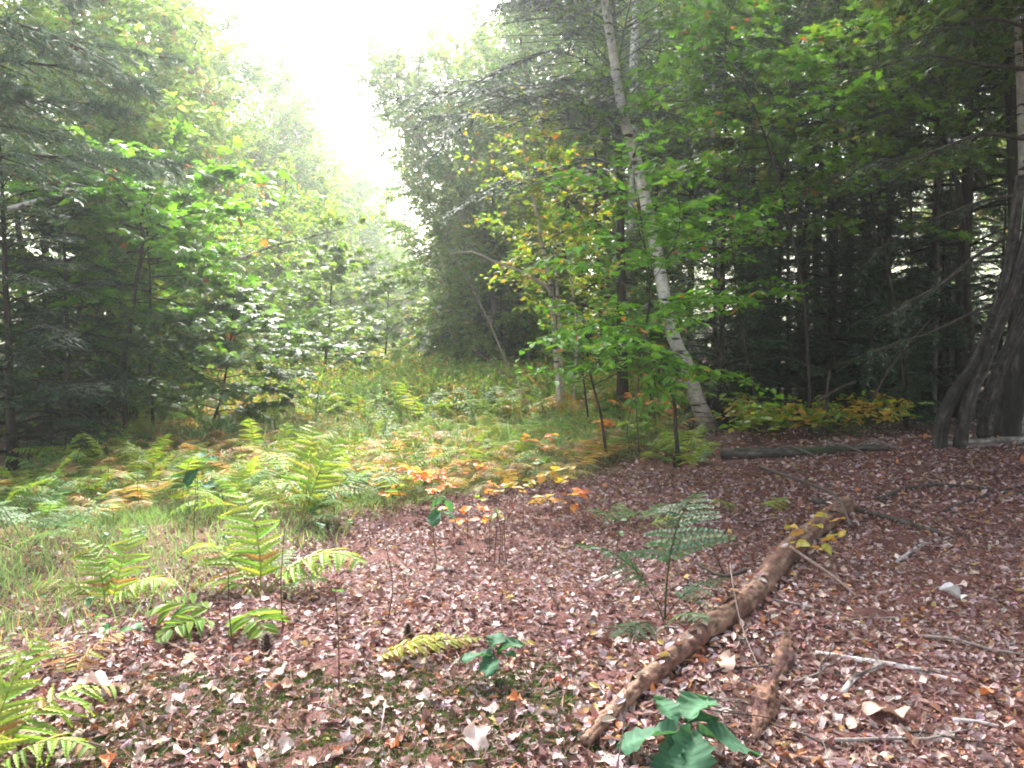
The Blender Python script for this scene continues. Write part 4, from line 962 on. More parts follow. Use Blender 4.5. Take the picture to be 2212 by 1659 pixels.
blades(x[k_], y[k_], .34 * rg.uniform(.4, 1.5, k_.sum()), .010 + .0004 * y[k_], GRASS, .45)
tag(obj('grass', G.mesh('grass', M_FERN)), 'thin pale grass growing through the left of the clearing', 'grass', kind='stuff')
G = Geo()   # dead browned fern litter
BROWN = [(3, (.34, .21, .11)), (2, (.25, .125, .07)), (2, (.40, .28, .14)), (1, (.36, .15, .065))]
x, y = scatter(60000, 8.3, 60, 1.3); k_ = rg.random(len(x)) < veg_w(x, y) * np.clip(.45 + .6 * np.sin(1.3 * x + 2) * np.sin(.9 * y + .5 * x), .1, 1)
x, y = x[k_], y[k_]; m_ = len(x)
P = np.stack([x, y, hgt(x, y) + .30 * rg.random(m_)], 1); D = rg.standard_normal((m_, 3)); D[:, 2] = .4 * D[:, 2] - .1
leaves(G, P, D, rg.standard_normal((m_, 3)) + np.array([0, 0, .8]), rg.uniform(.05, .14, m_) * (1 + y / 60), .011 + .0005 * y, STRIP, pick(BROWN, m_, rg, .2))
tag(obj('dead_fern_litter', G.mesh('dead_fern_litter', M_FERN)), 'rust and straw coloured dead fronds matted over the clearing', 'dead ferns', kind='stuff')
G = Geo()   # haircap moss
cs = [at(u, v) for u, v in [(360, 1550), (280, 1600), (520, 1610), (690, 1620), (800, 1650), (820, 1490), (960, 1560), (1090, 1480), (1150, 1560), (400, 1480), (560, 1540), (640, 1480), (1240, 1600), (230, 1560), (330, 1490), (420, 1600), (560, 1650), (640, 1560), (760, 1600), (860, 1540), (930, 1480), (1040, 1560), (1120, 1500), (1180, 1450), (1060, 1640), (900, 1640), (1220, 1530), (300, 1640), (150, 1640), (720, 1490), (480, 1500), (1170, 1610), (1000, 1500)]]
for c in cs:
    nn = 190; a_ = rg.uniform(0, 6.28, nn); r_ = np.abs(rg.standard_normal(nn)) * .12
    x, y = c.x + np.cos(a_) * r_ * 1.5, c.y + np.sin(a_) * r_; z = hgt(x, y)
    for s_ in range(5):
        D = .8 * rg.standard_normal((nn, 3)); D[:, 2] = 1
        leaves(G, np.stack([x, y, z], 1) + .006 * rg.standard_normal((nn, 3)), D, rg.standard_normal((nn, 3)), rg.uniform(.015, .04, nn), .006, NEEDLE, pick([(3, (.05, .095, .018)), (2, (.075, .13, .025))], nn, rg))
tag(obj('moss', G.mesh('moss', M_CONI)), 'dark green moss tufts among the leaves at the bottom', 'moss', kind='stuff')

# fallen leaves one can pick out: each an object of its own
VAR = []
for i, (c, lb, lob, L, W) in enumerate([((.43, .33, .295), 'pale pinkish dry leaf lying curled on the leaf litter', 2, .085, .07), ((.39, .29, .245), 'pale pinkish dry leaf lying curled on the leaf litter', 3, .10, .06), ((.46, .37, .335), 'pale pinkish dry leaf lying curled on the leaf litter', 0, .07, .055),
                                      ((.30, .17, .12), 'brown dry leaf lying curled on the leaf litter', 3, .10, .065), ((.38, .26, .2), 'tan dry leaf lying curled on the leaf litter', 2, .09, .07), ((.36, .13, .05), 'orange-brown dry leaf lying on the leaf litter', 2, .08, .065)]):
    VAR += [(bent_strip(L, W, 500 + 10 * i + j, c, lob, curl=.6, bend=rng.uniform(-.35, .35), fold=rng.uniform(.05, .3), jag=.04, nx=10, nyy=5, name='fallen_leaf'), lb) for j in range(2)]
n_l = 0
while n_l < 280:
    u, v = rng.uniform(120, 2205), 1659 - 560 * rng.random() ** 1.5
    p = at(u, v)
    if p.x < interp(p.y, XR) and rng.random() < .75: continue
    me, lb = VAR[rng.choice(len(VAR), p=np.array([3, 3, 3, 3, 2, 2, 1.5, 1.5, 2, 2, .8, .8]) / 24.6)]
    o = obj('fallen_leaf', me, None, (p.x, p.y, H0(p.x, p.y) + .022), (rng.normal(0, .3), rng.normal(0, .3), rng.uniform(0, 6.28)), rng.uniform(.45, .85))
    tag(o, lb, 'leaf', lb.split(' lying')[0].replace('leaf', 'leaves') + ' on the forest floor'); n_l += 1

# ------------------------------------------------------------------ ferns
YG = [(4, (.20, .30, .05)), (2, (.16, .26, .045)), (1, (.28, .31, .06))]
GRN = [(4, (.11, .20, .065)), (2, (.14, .235, .08))]
RUST = [(3, (.36, .25, .11)), (2, (.32, .17, .09)), (2, (.26, .26, .08))]
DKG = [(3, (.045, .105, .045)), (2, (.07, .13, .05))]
def frond(G, e0, e1, L, rg, pal, n=17, width=.36, stipe=.22, kind='twice', az=0.0, o=(0, 0, 0), pn=8, sway=.4):
    """fern frond leaving o towards azimuth az (0 = +Y), elevation e0 curving to e1"""
    k = 24; s = np.linspace(0, 1, k); e = e0 + (e1 - e0) * s ** 1.3
    aa = az + sway * s * rg.standard_normal()
    d = np.stack([np.sin(aa) * np.cos(e), np.cos(aa) * np.cos(e), np.sin(e)], 1)
    P = np.array(o) + np.concatenate([[np.zeros(3)], np.cumsum(d[:-1], 0)]) * L / k
    stc = np.array(pick(pal, 1, rg, .1)[0]) * np.array([.9, .7, .6])
    tube(G, P, np.linspace(.0045, .0012, k) * (L / .7), 4, stc, 0, rg=rg, cap=False)
    tt = stipe + (1 - stipe) * (np.arange(n) + .5) / n
    side = np.stack([np.cos(aa) * np.ones(k), -np.sin(aa) * np.ones(k), np.zeros(k)], 1)
    upv = np.cross(side, d)
    for sg in (-1, 1):
        B = np.array([along(P, q) for q in tt]); T = np.array([along(d, q) for q in tt]); S = np.array([along(side, q) for q in tt]) * sg; U = np.array([along(upv, q) for q in tt])
        q = (tt - stipe) / (1 - stipe)
        if kind == 'tri': wl_ = width * L * (1.05 - q) ** .9
        else: wl_ = width * L * np.clip(np.sin(np.pi * (.22 + .78 * q)) ** .8, .05, 1)
        wl_ = (wl_ * .5 + .012) * (1 + .10 * rg.standard_normal(n)) * np.where(rg.random(n) < .05, .45, 1)
        D = nrm(S + T * (.35 + .25 * q + .12 * rg.standard_normal(n))[:, None] - U * .14 + .13 * rg.standard_normal((n, 3)))
        if kind == 'lobed':
            leaves(G, B, D, U + .12 * rg.standard_normal((n, 3)), wl_, np.full(n, L * (1 - stipe) / n * 1.05), OVAL, pick(pal, n, rg, .1)); continue
        if kind == 'twice':
            pit = L * (1 - stipe) / n
            leaves(G, B, D, U + .1 * rg.standard_normal((n, 3)), wl_, np.minimum(pit * .80, wl_ * .40), PINNA, np.where((rg.random(n) < .07)[:, None], np.array([.30, .17, .06]), pick(pal, n, rg, .16))); continue
        m_ = pn; ss = (np.arange(m_) + .3) / m_
        PP = B[:, None] + D[:, None] * (ss[None] * wl_[:, None])[..., None]
        PP = PP - np.array([0, 0, 1.0]) * (.18 * (ss[None] ** 2) * wl_[:, None])[..., None]
        X2 = nrm(np.cross(U, D))
        gap = wl_ / m_
        pit = L * (1 - stipe) / n
        for s2 in (-1, 1):
            D2 = nrm(X2[:, None] * s2 + D[:, None] * (.5 + .25 * ss)[None, :, None])
            ln = pit * (.62 if kind != 'tri' else .5) * (1.05 - .72 * ss[None] ** 1.4) * (1.0 if kind != 'tri' else 1.15) * np.ones((n, 1))
            NN = U[:, None] + .2 * rg.standard_normal((n, m_, 3))
            kk = n * m_
            leaves(G, PP.reshape(kk, 3), D2.reshape(kk, 3), NN.reshape(kk, 3), ln.reshape(kk), (np.repeat(gap, m_) * 1.15), DIAMOND, np.repeat(pick(pal, n, rg, .10), m_, 0) * (1 + .08 * rg.standard_normal((kk, 1))))
def _pinna(nt=7):
    V = [(0, 0, 0)]; Fc = []
    st = []
    for i in range(nt):
        t0 = (i + .12) / nt; t1 = (i + .75) / nt; w = .5 * min(1, (1.02 - t0) * 1.9) ** .8
        st += [(t0, w * .55), (t1, w)]
    for t, w in st:
        z = -.24 * t * t
        V += [(t, 0, z), (t, w, z + .03), (t, -w, z + .03)]
    V.append((1.02, 0, -.14))
    k = len(st)
    for i in range(k - 1):
        a, b = 1 + 3 * i, 4 + 3 * i
        Fc += [(a, b, b + 1), (a, b + 1, a + 1), (a, a + 2, b + 2), (a, b + 2, b)]
    a = 1 + 3 * (k - 1); e = len(V) - 1
    Fc += [(a, e, a + 1), (a, a + 2, e), (0, 1, 2), (0, 3, 1)]
    return np.array(V, float), np.array(Fc)
PINNA = _pinna()
FR = {}
rgf = np.random.default_rng(9)
for pn_, pal in (('yg', YG), ('g', GRN), ('rust', RUST), ('dk', DKG)):
    for sh, (e0, e1, kind, wd, st) in dict(up=(1.3, .35, 'twice', .44, .16), arch=(1.0, -.35, 'twice', .46, .2), flat=(.75, -.15, 'tri', .75, .38), stand=(1.3, .1, 'tri', .60, .34)).items():
        for v_ in range(2):
            G = Geo(); frond(G, e0 + .1 * rgf.standard_normal(), e1 + .15 * rgf.standard_normal(), 1.0, rgf, pal, 15 if kind == 'twice' else (12 if sh == 'flat' else 9), wd, st, kind, pn=9)
            FR[pn_, sh, v_] = G.mesh('frond', M_FERN)
G = Geo(); frond(G, .75, -.7, 1.0, rgf, [(3, (.15, .25, .05))], 9, .62, .3, 'lobed'); FR['lobed'] = G.mesh('frond', M_FERN)
G = Geo(); frond(G, .45, -.05, 1.0, rgf, [(3, (.30, .27, .05)), (2, (.22, .25, .05))], 13, .34, .12, 'lobed'); FR['yellow'] = G.mesh('frond', M_FERN)
def fern(x, y, spec, label, group=None, sc=1.0, tilt=.0):
    """spec: list of (mesh key, azimuth, length)"""
    r = empty('fern', (x, y, H0(x, y) - .02)); tag(r, label, 'fern', group)
    for key, az, L in spec:
        me = FR[(*key, random.randrange(2))] if isinstance(key, tuple) else FR[key]
        obj('frond', me, r, (random.uniform(-.02, .02), random.uniform(-.02, .02), 0), (random.gauss(0, .08), random.gauss(0, .08), -az), L * sc)
    return r
def ring(key, n, L, j=.35, a0=None):
    a = rng.uniform(0, 6.28) if a0 is None else a0
    return [(key if not isinstance(key, list) else key[i % len(key)], a + 6.283 * i / n + rng.normal(0, j), L * rng.uniform(.75, 1.15)) for i in range(n)]
def g_(u, v): p = at(u, v); return p.x, p.y
fern(*g_(-40, 1690), [(('yg', 'up'), .5, .56), (('yg', 'arch'), 1.1, .46), (('yg', 'arch'), 2.0, .36), (('yg', 'up'), -.2, .6), (('yg', 'arch'), .2, .6)], 'bright yellow-green fern cut by the bottom left corner')
fern(*g_(500, 1345), [('lobed', -1.7, .50), ('lobed', 2.3, .50), ('lobed', -2.6, .42)], 'light green fern with broad lobed leaves drooping beside the pine cone')
fern(*g_(560, 1290), [(('yg', 'up'), -.35, .80), (('yg', 'arch'), -1.35, .76), (('yg', 'arch'), 1.45, .80), (('yg', 'arch'), .85, .7), (('yg', 'arch'), -.8, .7), (('g', 'flat'), 1.9, .5), (('g', 'flat'), .3, .5), (('yg', 'arch'), -2.1, .45)], 'big bright yellow-green fern standing at centre left, largest in the foreground')
fern(*g_(650, 1130), [(('yg', 'up'), -.3, 1.05), (('yg', 'up'), .4, .95), (('yg', 'up'), 1.0, .8), (('yg', 'arch'), -1.2, .68), (('g', 'arch'), 1.5, .68), (('g', 'flat'), 2.4, .6), (('yg', 'arch'), .9, .6)], 'upright yellow-green fern behind the largest foreground fern')
fern(*g_(225, 1320), [(('yg', 'up'), -.5, .56), (('yg', 'arch'), 1.35, .58), (('yg', 'arch'), -1.6, .5), (('yg', 'up'), .3, .58), (('yg', 'arch'), .9, .5)], 'pale fern alone in the grass left of the lobed fern')
fern(*g_(60, 1190), [(('g', 'flat'), -.9, .8), (('g', 'flat'), .8, .8), (('g', 'flat'), 2.4, .75), (('g', 'flat'), 3.6, .7), (('g', 'flat'), .1, .6)], 'flat grey-green bracken at the left edge above the pale fern')
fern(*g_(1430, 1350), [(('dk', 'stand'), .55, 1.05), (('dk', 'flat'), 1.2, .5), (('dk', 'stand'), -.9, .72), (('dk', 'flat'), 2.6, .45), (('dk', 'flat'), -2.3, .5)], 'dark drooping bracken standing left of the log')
fern(*g_(800, 1430), [('yellow', 1.15, .55), ('yellow', 1.5, .42)], 'single yellowing frond lying low left of the small oak seedling')
fern(*g_(1085, 1400), [('yellow', .3, .16), ('yellow', -1.0, .14), ('yellow', 1.4, .16)], 'little yellow fern tuft above the small oak seedling')
fern(*g_(1370, 1150), [(('g', 'flat'), -1.2, .5), (('g', 'flat'), .9, .55), (('yg', 'flat'), 1.9, .5), (('g', 'flat'), -.2, .5)], 'low green bracken behind the drooping dark bracken')
fern(*g_(1620, 1105), [(('yg', 'flat'), 1.4, .5), (('yg', 'flat'), -1.5, .45)], 'flat yellow-green bracken left of the far end of the log')
fern(*g_(1495, 985), [(('yg', 'up'), .8, .55), (('yg', 'arch'), -.6, .5), (('yg', 'flat'), 1.6, .5)], 'bright bracken at the foot of the leaning birch')
fern(*g_(130, 1480), [(('rust', 'arch'), .9, .35), (('rust', 'arch'), -.5, .35)], 'small rusty fern lying near the lower left')
# ferns of the clearing
n_f = 0; taken = []
while n_f < 150:
    y = 6.8 + 7.5 * rng.random() ** 1.15; x = rng.uniform(interp(y, XL) + .4, interp(y, XR) + .1)
    if any((x - a) ** 2 + (y - b) ** 2 < .22 for a, b in taken): continue
    taken.append((x, y)); c = rng.random()
    if c < .37: key, lb = [('yg', 'arch'), ('yg', 'flat'), ('yg', 'up')], 'yellow-green fern in the crowded middle of the clearing'
    elif c < .60: key, lb = [('g', 'flat'), ('g', 'arch')], 'soft green fern in the crowded middle of the clearing'
    else: key, lb = [('rust', 'arch'), ('rust', 'flat')], 'rust-brown withered fern in the crowded middle of the clearing'
    fern(x, y, ring(key, 5, .68 if 'rust' not in lb else .6), lb, lb.split(' in ')[0].replace('fern', 'ferns') + ' of the clearing'); n_f += 1
WF = []
for i, pal in enumerate([YG, GRN, RUST, YG]):
    G = Geo()
    for j in range(7): frond(G, rgf.uniform(.7, 1.3), rgf.uniform(-.3, .4), rgf.uniform(.75, 1.15), rgf, pal, 13, .42, .2, 'tri' if j % 2 else 'twice', az=j * .9 + rgf.uniform(-.3, .3), pn=4)
    WF.append((G.mesh('fern', M_FERN), ['yellow-green', 'soft green', 'rust-brown', 'yellow-green'][i]))
n_f = 0
while n_f < 165:
    y = 13.5 + 20 * rng.random() ** 1.4; x = rng.uniform(interp(y, XL) + .2, interp(y, XR) + .3)
    if any((x - a) ** 2 + (y - b) ** 2 < .16 for a, b in taken): continue
    taken.append((x, y)); me, cn = WF[rng.choice(4)]
    tag(obj('fern', me, None, (x, y, H0(x, y) - .02), (0, 0, rng.uniform(0, 6.28)), rng.uniform(.85, 1.35)), f'{cn} fern in the far part of the clearing', 'fern', f'{cn} ferns of the far clearing'); n_f += 1
G = Geo(); rg = np.random.default_rng(44)
for i in range(2000):
    y = 16 + 60 * rg.random() ** 1.3; x = rg.uniform(interp(y, XL), interp(y, XR)); o_ = (x, y, H0(x, y))
    pal = [YG, GRN, RUST, PALE][rg.integers(4)]; m_ = 60
    P = np.array(o_) + rg.standard_normal((m_, 3)) * np.array([.35, .35, .2]) + np.array([0, 0, .44])
    leaves(G, P, rg.standard_normal((m_, 3)), rg.standard_normal((m_, 3)) * .6 + np.array([0, 0, 1]), (.10 + .0035 * y) * rg.uniform(.5, 1.3, m_), .03 + .0012 * y, DIAMOND, pick(pal, m_, rg))
tag(obj('far_undergrowth', G.mesh('far_undergrowth', M_FERN)), 'mixed low ferns and weeds covering the far end of the clearing', 'undergrowth', kind='stuff')

for i in range(16):
    y = 24 + 34 * rng.random(); x = rng.uniform(interp(y, XL) + .5, interp(y, XR) - .2)
    put('clearing_shrub', P_SAPL[i % 3], x, y, 'low leafy shrub standing among the ferns of the far clearing', 'shrub', 'shrubs in the far clearing', sc=rng.uniform(.22, .42))
# ------------------------------------------------------------------ tall weeds
WD = []
for i in range(4):
    G = Geo(); r_ = np.random.default_rng(600 + i); h_ = r_.uniform(.75, 1.05)
    P = trunk_path(r_, h_, (.06 * r_.standard_normal(), .06 * r_.standard_normal()), .02, 8); tube(G, P, np.linspace(.005, .002, 8), 4, (.09, .09, .05), 0, cap=False)
    m_ = 40; s = np.linspace(.2, 1, m_); a_ = np.arange(m_) * 2.4; B = np.array([along(P, q) for q in s])
    D = np.stack([np.cos(a_), np.sin(a_), .35 + .5 * s], 1); N = np.stack([0 * a_, 0 * a_, 1 + 0 * a_], 1) + .2 * r_.standard_normal((m_, 3))
    leaves(G, B, D, N, .15 * (1.15 - .6 * s), .034, STRIP, pick([(3, (.12, .20, .085)), (2, (.16, .24, .09))], m_, r_))
    WD.append(G.mesh('tall_weed', M_FERN))
for i in range(80):
    y = 11.5 + 16 * rng.random(); x = rng.uniform(interp(y, XL) + 1.0, interp(y, XR) + .3)
    if i < 45: u_ = rng.uniform(760, 1230); y = rng.uniform(12.5, 19); x = (u_ - 1106) / F * y
    tag(obj('tall_weed', WD[i % 4], None, (x, y, H0(x, y) - .02), (rng.normal(0, .22), rng.normal(0, .22), rng.uniform(0, 6.28)), rng.uniform(.45, 1.05)), 'upright soft green weed stalk with narrow leaves among the ferns', 'weed', 'tall weeds in the clearing')

# ------------------------------------------------------------------ seedlings with leaves one can tell apart
LEAFM = {}
def leafset(nm, cols, L, W, lobes, mat, **kw):
    LEAFM[nm] = [bent_strip(L, W, 700 + 7 * len(LEAFM) + i, c, lobes, mat=mat, name='leaf', **kw) for i, c in enumerate(cols)]
ob = lambda q: (q ** .55) * (1 - q ** 5) * 1.15 + .03
leafset('oak', [(.038, .10, .055), (.048, .12, .062), (.032, .088, .045)], 1.0, .92, 5, M_BROAD, curl=.25, bend=.35, nx=21, nyy=7, jag=.03, fold=.10, prof=ob)
leafset('round', [(.05, .13, .045), (.065, .15, .05)], 1.0, .72, 0, M_LEAF, curl=.2, bend=.3, nx=10, nyy=5, jag=.03, fold=.1)
leafset('orange', [(.46, .17, .055), (.50, .24, .07), (.42, .13, .06)], 1.0, .58, 0, M_LEAF, curl=.35, bend=.25, nx=7, nyy=3, jag=.06)
leafset('yellow', [(.40, .28, .05), (.30, .28, .05), (.45, .24, .06)], 1.0, .52, 0, M_LEAF, curl=.3, bend=.25, nx=7, nyy=3, jag=.05)
leafset('lime', [(.15, .23, .04), (.11, .19, .04), (.25, .25, .05)], 1.0, .55, 0, M_LEAF, curl=.3, bend=.25, nx=7, nyy=3, jag=.05)
def seedling(u, v, h, kind, nl, lsz, label, name='seedling', spread=.5, cat='seedling', group=None, twigs=3, lean=0.0, low=.35, stemw=.0035, up=.1, col=(.07, .045, .035)):
    p = at(u, v); b = (p.x, p.y, H0(p.x, p.y) - .01); r = empty(name, b); tag(r, label, cat, group)
    rg_ = np.random.default_rng(int(u * 7 + v))
    P = smooth_path([(0, 0, 0), (rg_.normal(0, .03) + lean * .4 * h, rg_.normal(0, .03), h * .5), (lean * h, rg_.normal(0, .04), h)], 8)
    G = Geo(); tube(G, P, np.linspace(stemw, stemw * .5, len(P)), 5, col)
    tips = [along(P, q) for q in np.linspace(low, 1, max(3, nl // 2))]
    for _ in range(twigs):
        q = rg_.uniform(low, .9); c = along(P, q); a_ = rg_.uniform(0, 6.28); L = spread * h * rg_.uniform(.4, .8)
        Q = smooth_path([c, c + np.array([math.cos(a_) * L * .6, math.sin(a_) * L * .6, L * .30]), c + np.array([math.cos(a_) * L, math.sin(a_) * L, L * .4])], 5)
        tube(G, Q, stemw * .45, 4, col, cap=False); tips += [along(Q, .5), along(Q, .8), Q[-1]]
    obj('stem', G.mesh('stem', M_TWIG, True), r)
    ms_ = LEAFM[kind]
    for i in range(nl):
        c = tips[-1 - (i % len(tips))]
        obj('leaf', ms_[i % len(ms_)], r, tuple(c), (rg_.normal(up, .25), rg_.normal(0, .3), rg_.uniform(0, 6.28)), lsz * rg_.uniform(.7, 1.15))
    return r
def oak_hero(u, v, h, leaves_, label, stemc=(.06, .05, .035)):
    """leaves_: (dx, dy, dz, pitch, roll, yaw, size) in metres from the base"""
    p = at(u, v); r = empty('oak_seedling', (p.x, p.y, H0(p.x, p.y) - .01)); tag(r, label, 'seedling')
    G = Geo(); tube(G, smooth_path([(0, 0, 0), (.01, .01, h * .5), (0, 0, h)], 8), .004, 6, stemc)
    for dx, dy, dz, *_ in leaves_: tube(G, smooth_path([(0, 0, min(h, dz * .85)), (dx * .5, dy * .5, dz * .97), (dx, dy, dz)], 5), .002, 4, stemc, cap=False)
    obj('stem', G.mesh('stem', M_TWIG, True), r)
    for i, (dx, dy, dz, pi_, ro, ya, s_) in enumerate(leaves_):
        obj('leaf', LEAFM['oak'][i % 3], r, (dx, dy, dz), (pi_, ro, ya), s_)
oak_hero(1478, 1652, .14, [(-.03, -.01, .125, -.1, .1, 1.45, .22), (.02, .03, .15, .25, -.1, -.6, .19), (.02, -.02, .12, -.2, .05, 2.9, .20), (.05, -.02, .12, -.1, -.1, -1.6, .22), (-.03, .03, .15, .5, .1, .5, .13), (.02, .04, .13, .2, 0, -1.1, .14), (-.03, -.03, .10, -.5, .1, 2.4, .17)],
         'big dark green oak seedling with broad lobed leaves at the bottom, right of centre')
oak_hero(1065, 1475, .15, [(-.01, 0, .12, .15, .1, 1.7, .13), (.02, 0, .14, .25, -.1, -1.1, .13), (0, -.01, .11, .0, .05, 2.9, .12), (.0, .02, .15, .45, .05, -.2, .11), (.02, .02, .12, .2, -.2, -2.0, .09)], 'small blue-green oak seedling left of the log near a red mushroom')
oak_hero(425, 1100, .45, [(-.03, 0, .40, .2, .1, 1.5, .20), (.03, 0, .44, .3, -.1, -1.3, .18), (.02, -.02, .38, -.5, .05, 2.8, .20), (.0, .02, .46, .5, .05, .1, .16), (-.05, .02, .2, .2, -.2, 1.9, .18), (.05, .0, .22, .2, .2, -1.8, .18), (-.1, .0, .3, .1, .2, 1.2, .16)], 'blue-green oak seedling among the ferns at centre left')
seedling(945, 1225, .52, 'oak', 5, .13, 'tall thin seedling with a few dark hanging leaves, centre', up=-.5, spread=.25, low=.55)
for i, (u, v, h, k_, nl, ls, lb) in enumerate([
    (905, 1105, .38, 'orange', 14, .085, 'orange-leaved seedling beside the thin dark-leaved seedling'), (840, 1075, .30, 'orange', 12, .075, 'orange seedling at the left end of the orange group'), (960, 1085, .26, 'orange', 12, .08, 'orange seedling right of the thin dark-leaved seedling'),
    (1070, 1190, .42, 'lime', 7, .075, 'seedling of several bare brown stems with a few lime leaves, centre'), (1130, 1130, .34, 'yellow', 13, .085, 'golden seedling right of the bare brown stems'), (1190, 1105, .40, 'yellow', 14, .085, 'tall golden seedling left of the low green bracken'), (1010, 1165, .26, 'orange', 10, .08, 'low orange seedling left of the bare brown stems'),
    (1230, 1120, .26, 'orange', 8, .08, 'small orange seedling at the right end of the orange group'), (1110, 1090, .45, 'lime', 10, .085, 'lime seedling behind the golden seedlings'), (1145, 1000, .40, 'orange', 8, .09, 'peach seedling in front of the fern mass')]):
    seedling(u, v, h, k_, int(nl * 1.4), ls * 1.4, lb, twigs=5, spread=.9, low=.35)
for i in range(5):
    u, v = rng.uniform(815, 1100), rng.uniform(1035, 1120)
    seedling(u, v, rng.uniform(.18, .34), 'orange', 11, .10, 'small orange-leaved seedling in the orange group at the centre', twigs=5, spread=.9, low=.3, group='orange seedlings at the centre')
for i in range(5):
    u, v = 1058 + 9 * i, 1215 + 6 * (i % 3); p = at(u, v); h_ = .42 + .05 * (i % 3)
    G = Geo(); tube(G, smooth_path([(0, 0, 0), (.02 * math.sin(i), .01, h_ * .5), (.05 * math.sin(2.3 * i), .02, h_)], 7), [.004, .0036, .0032, .003, .0025, .002, .0015][:len(smooth_path([(0, 0, 0), (1, 0, 0), (2, 0, 0)], 7))], 5, (.11, .06, .05))
    tag(obj('bare_seedling', G.mesh('bare_seedling', M_TWIG, True), loc=(p.x, p.y, H0(p.x, p.y) - .01)), 'thin bare brown stem in the little cluster at the centre', 'stem', 'bare stems in the centre cluster')
# scattered single stems
for i, (u, v, h, lean, nl, lb) in enumerate([(732, 1500, .44, -.02, 1, 'very thin upright stem with one leaf, lower centre left'), (505, 1415, .40, -.05, 0, 'very thin bare stem left of the pine cone'), (612, 1365, .52, .0, 0, 'thin dark stem rising through the largest fern'), (838, 1340, .42, -.03, 0, 'thin dark stem at the centre, below the dark-leaved seedling'),
                                        (1735, 1110, .42, .0, 2, 'reddish stem with pale leaves at the far end of the log'), (1560, 1230, .45, -.25, 1, 'thin dark stem leaning left above the log'), (1330, 1230, .35, .1, 2, 'thin stem left of the drooping dark bracken'), (305, 1120, .5, 0, 0, 'dark bare stem in the grass at centre left'), (418, 1180, .55, .05, 0, 'bare stem behind the pale fern'), (240, 1090, .5, .03, 0, 'bare stem near the flat grey-green bracken'),
                                        (1010, 985, .6, 0, 1, 'dark stem in the middle of the fern mass'), (830, 1000, .6, .02, 0, 'dark stem left of the middle of the fern mass')]):
    seedling(u, v, h, 'round', nl, .06, lb, 'bare_seedling', twigs=0, lean=lean, cat='seedling', low=.6)
for i in range(13):
    u, y = rng.uniform(1330, 1560), rng.uniform(10.5, 15); p = aty(u, 900, y); h_ = rng.uniform(.8, 2.2)
    G = Geo(); Q = smooth_path([(0, 0, 0), (rng.normal(0, .06), rng.normal(0, .06), h_ * .5), (rng.normal(0, .14), rng.normal(0, .14), h_)], 9); tube(G, Q, np.linspace(.011, .003, len(Q)), 5, (.10, .075, .06), rough=.05)
    for q in (.55, .75): c = along(Q, q); tube(G, smooth_path([c, c + np.array([rng.normal(0, .15), rng.normal(0, .15), .2])], 3), .003, 4, (.09, .07, .06), cap=False)
    tag(obj('bare_sapling', G.mesh('bare_sapling', M_TWIG, True), loc=(p.x, p.y, H0(p.x, p.y) - .02)), 'bare twiggy sapling stem between the pale clump and the leaning birch', 'sapling', 'bare saplings left of the leaning birch')
for i, (uv, y, w, lb) in enumerate([([(1310, 985), (1297, 893), (1274, 803), (1268, 740)], 10.6, 7, 'slender sapling stem left of the green sapling, nearer than the pale clump'), ([(1417, 925), (1405, 850), (1390, 776), (1384, 700)], 12.8, 7, 'slender sapling stem between the two birches'), ([(1270, 900), (1262, 830), (1255, 760)], 13.5, 5, 'slender sapling stem just right of the yellow birch clump')]):
    P = grounded(uv, y, 12)
    hero('thin_sapling', P, lambda Q, w=w, y=y, i=i: make_broad(640 + i, path=Q, rad=.5 * px(w, y) * np.linspace(1, .4, len(Q)), cb=.55, cr=.7, nb=9, tw=5, lpt=6, lsize=.085, tmpl=OVAL, pal=BEECH + [(1, (.4, .22, .06))], bark='dark', H=2, flat=.4, lift=.1, twl=(.2, .4)), lb, 'sapling')
# low yellow shrubs and seedlings in the right middle distance
n_s = 0
for i in range(62):
    if i < 44: u = 1570 + 380 * rng.random(); y = rng.uniform(11.0, 13.8); x = (u - 1106) / F * y; k_ = ['yellow', 'lime', 'yellow', 'lime'][i % 4]
    else: u = rng.choice([1300 + 170 * rng.random(), 1590 + 60 * rng.random()]); y = rng.uniform(10.5, 15.0); x = (u - 1106) / F * y; k_ = 'orange' if (u < 1480 and i % 3 == 0) else 'lime'
    p = (x, y, H0(x, y)); vv = 829.5 - F * ((p[2] - CAM_H) * math.cos(PITCH) + y * math.sin(PITCH)) / (y * math.cos(PITCH) - (p[2] - CAM_H) * math.sin(PITCH))
    cn = {'yellow': 'golden yellow', 'lime': 'lime green', 'orange': 'peach orange'}[k_]
    seedling(u, vv, rng.uniform(.3, .6), k_, 16, .15, f'low {cn} shrub on the dim forest floor round the leaning birch', 'low_shrub', .9, 'shrub', f'low {cn} shrubs round the leaning birch', 4)
for i in range(16):
    u = rng.uniform(1230, 1500); y = rng.uniform(9.6, 14); p = aty(u, 900, y)
    fern(p.x, p.y, ring([('g', 'flat'), ('yg', 'arch')], 4, .6), 'green bracken at the clearing edge left of the leaning birch', 'bracken left of the leaning birch')
for i in range(16):
    y = rng.uniform(11.5, 16); u = rng.uniform(1480, 2000); p = aty(u, 900, y)
    fern(p.x, p.y, ring([('dk', 'flat'), ('g', 'flat')], 4, .5), 'dim green bracken on the shaded floor of the right wood', 'bracken of the right wood')
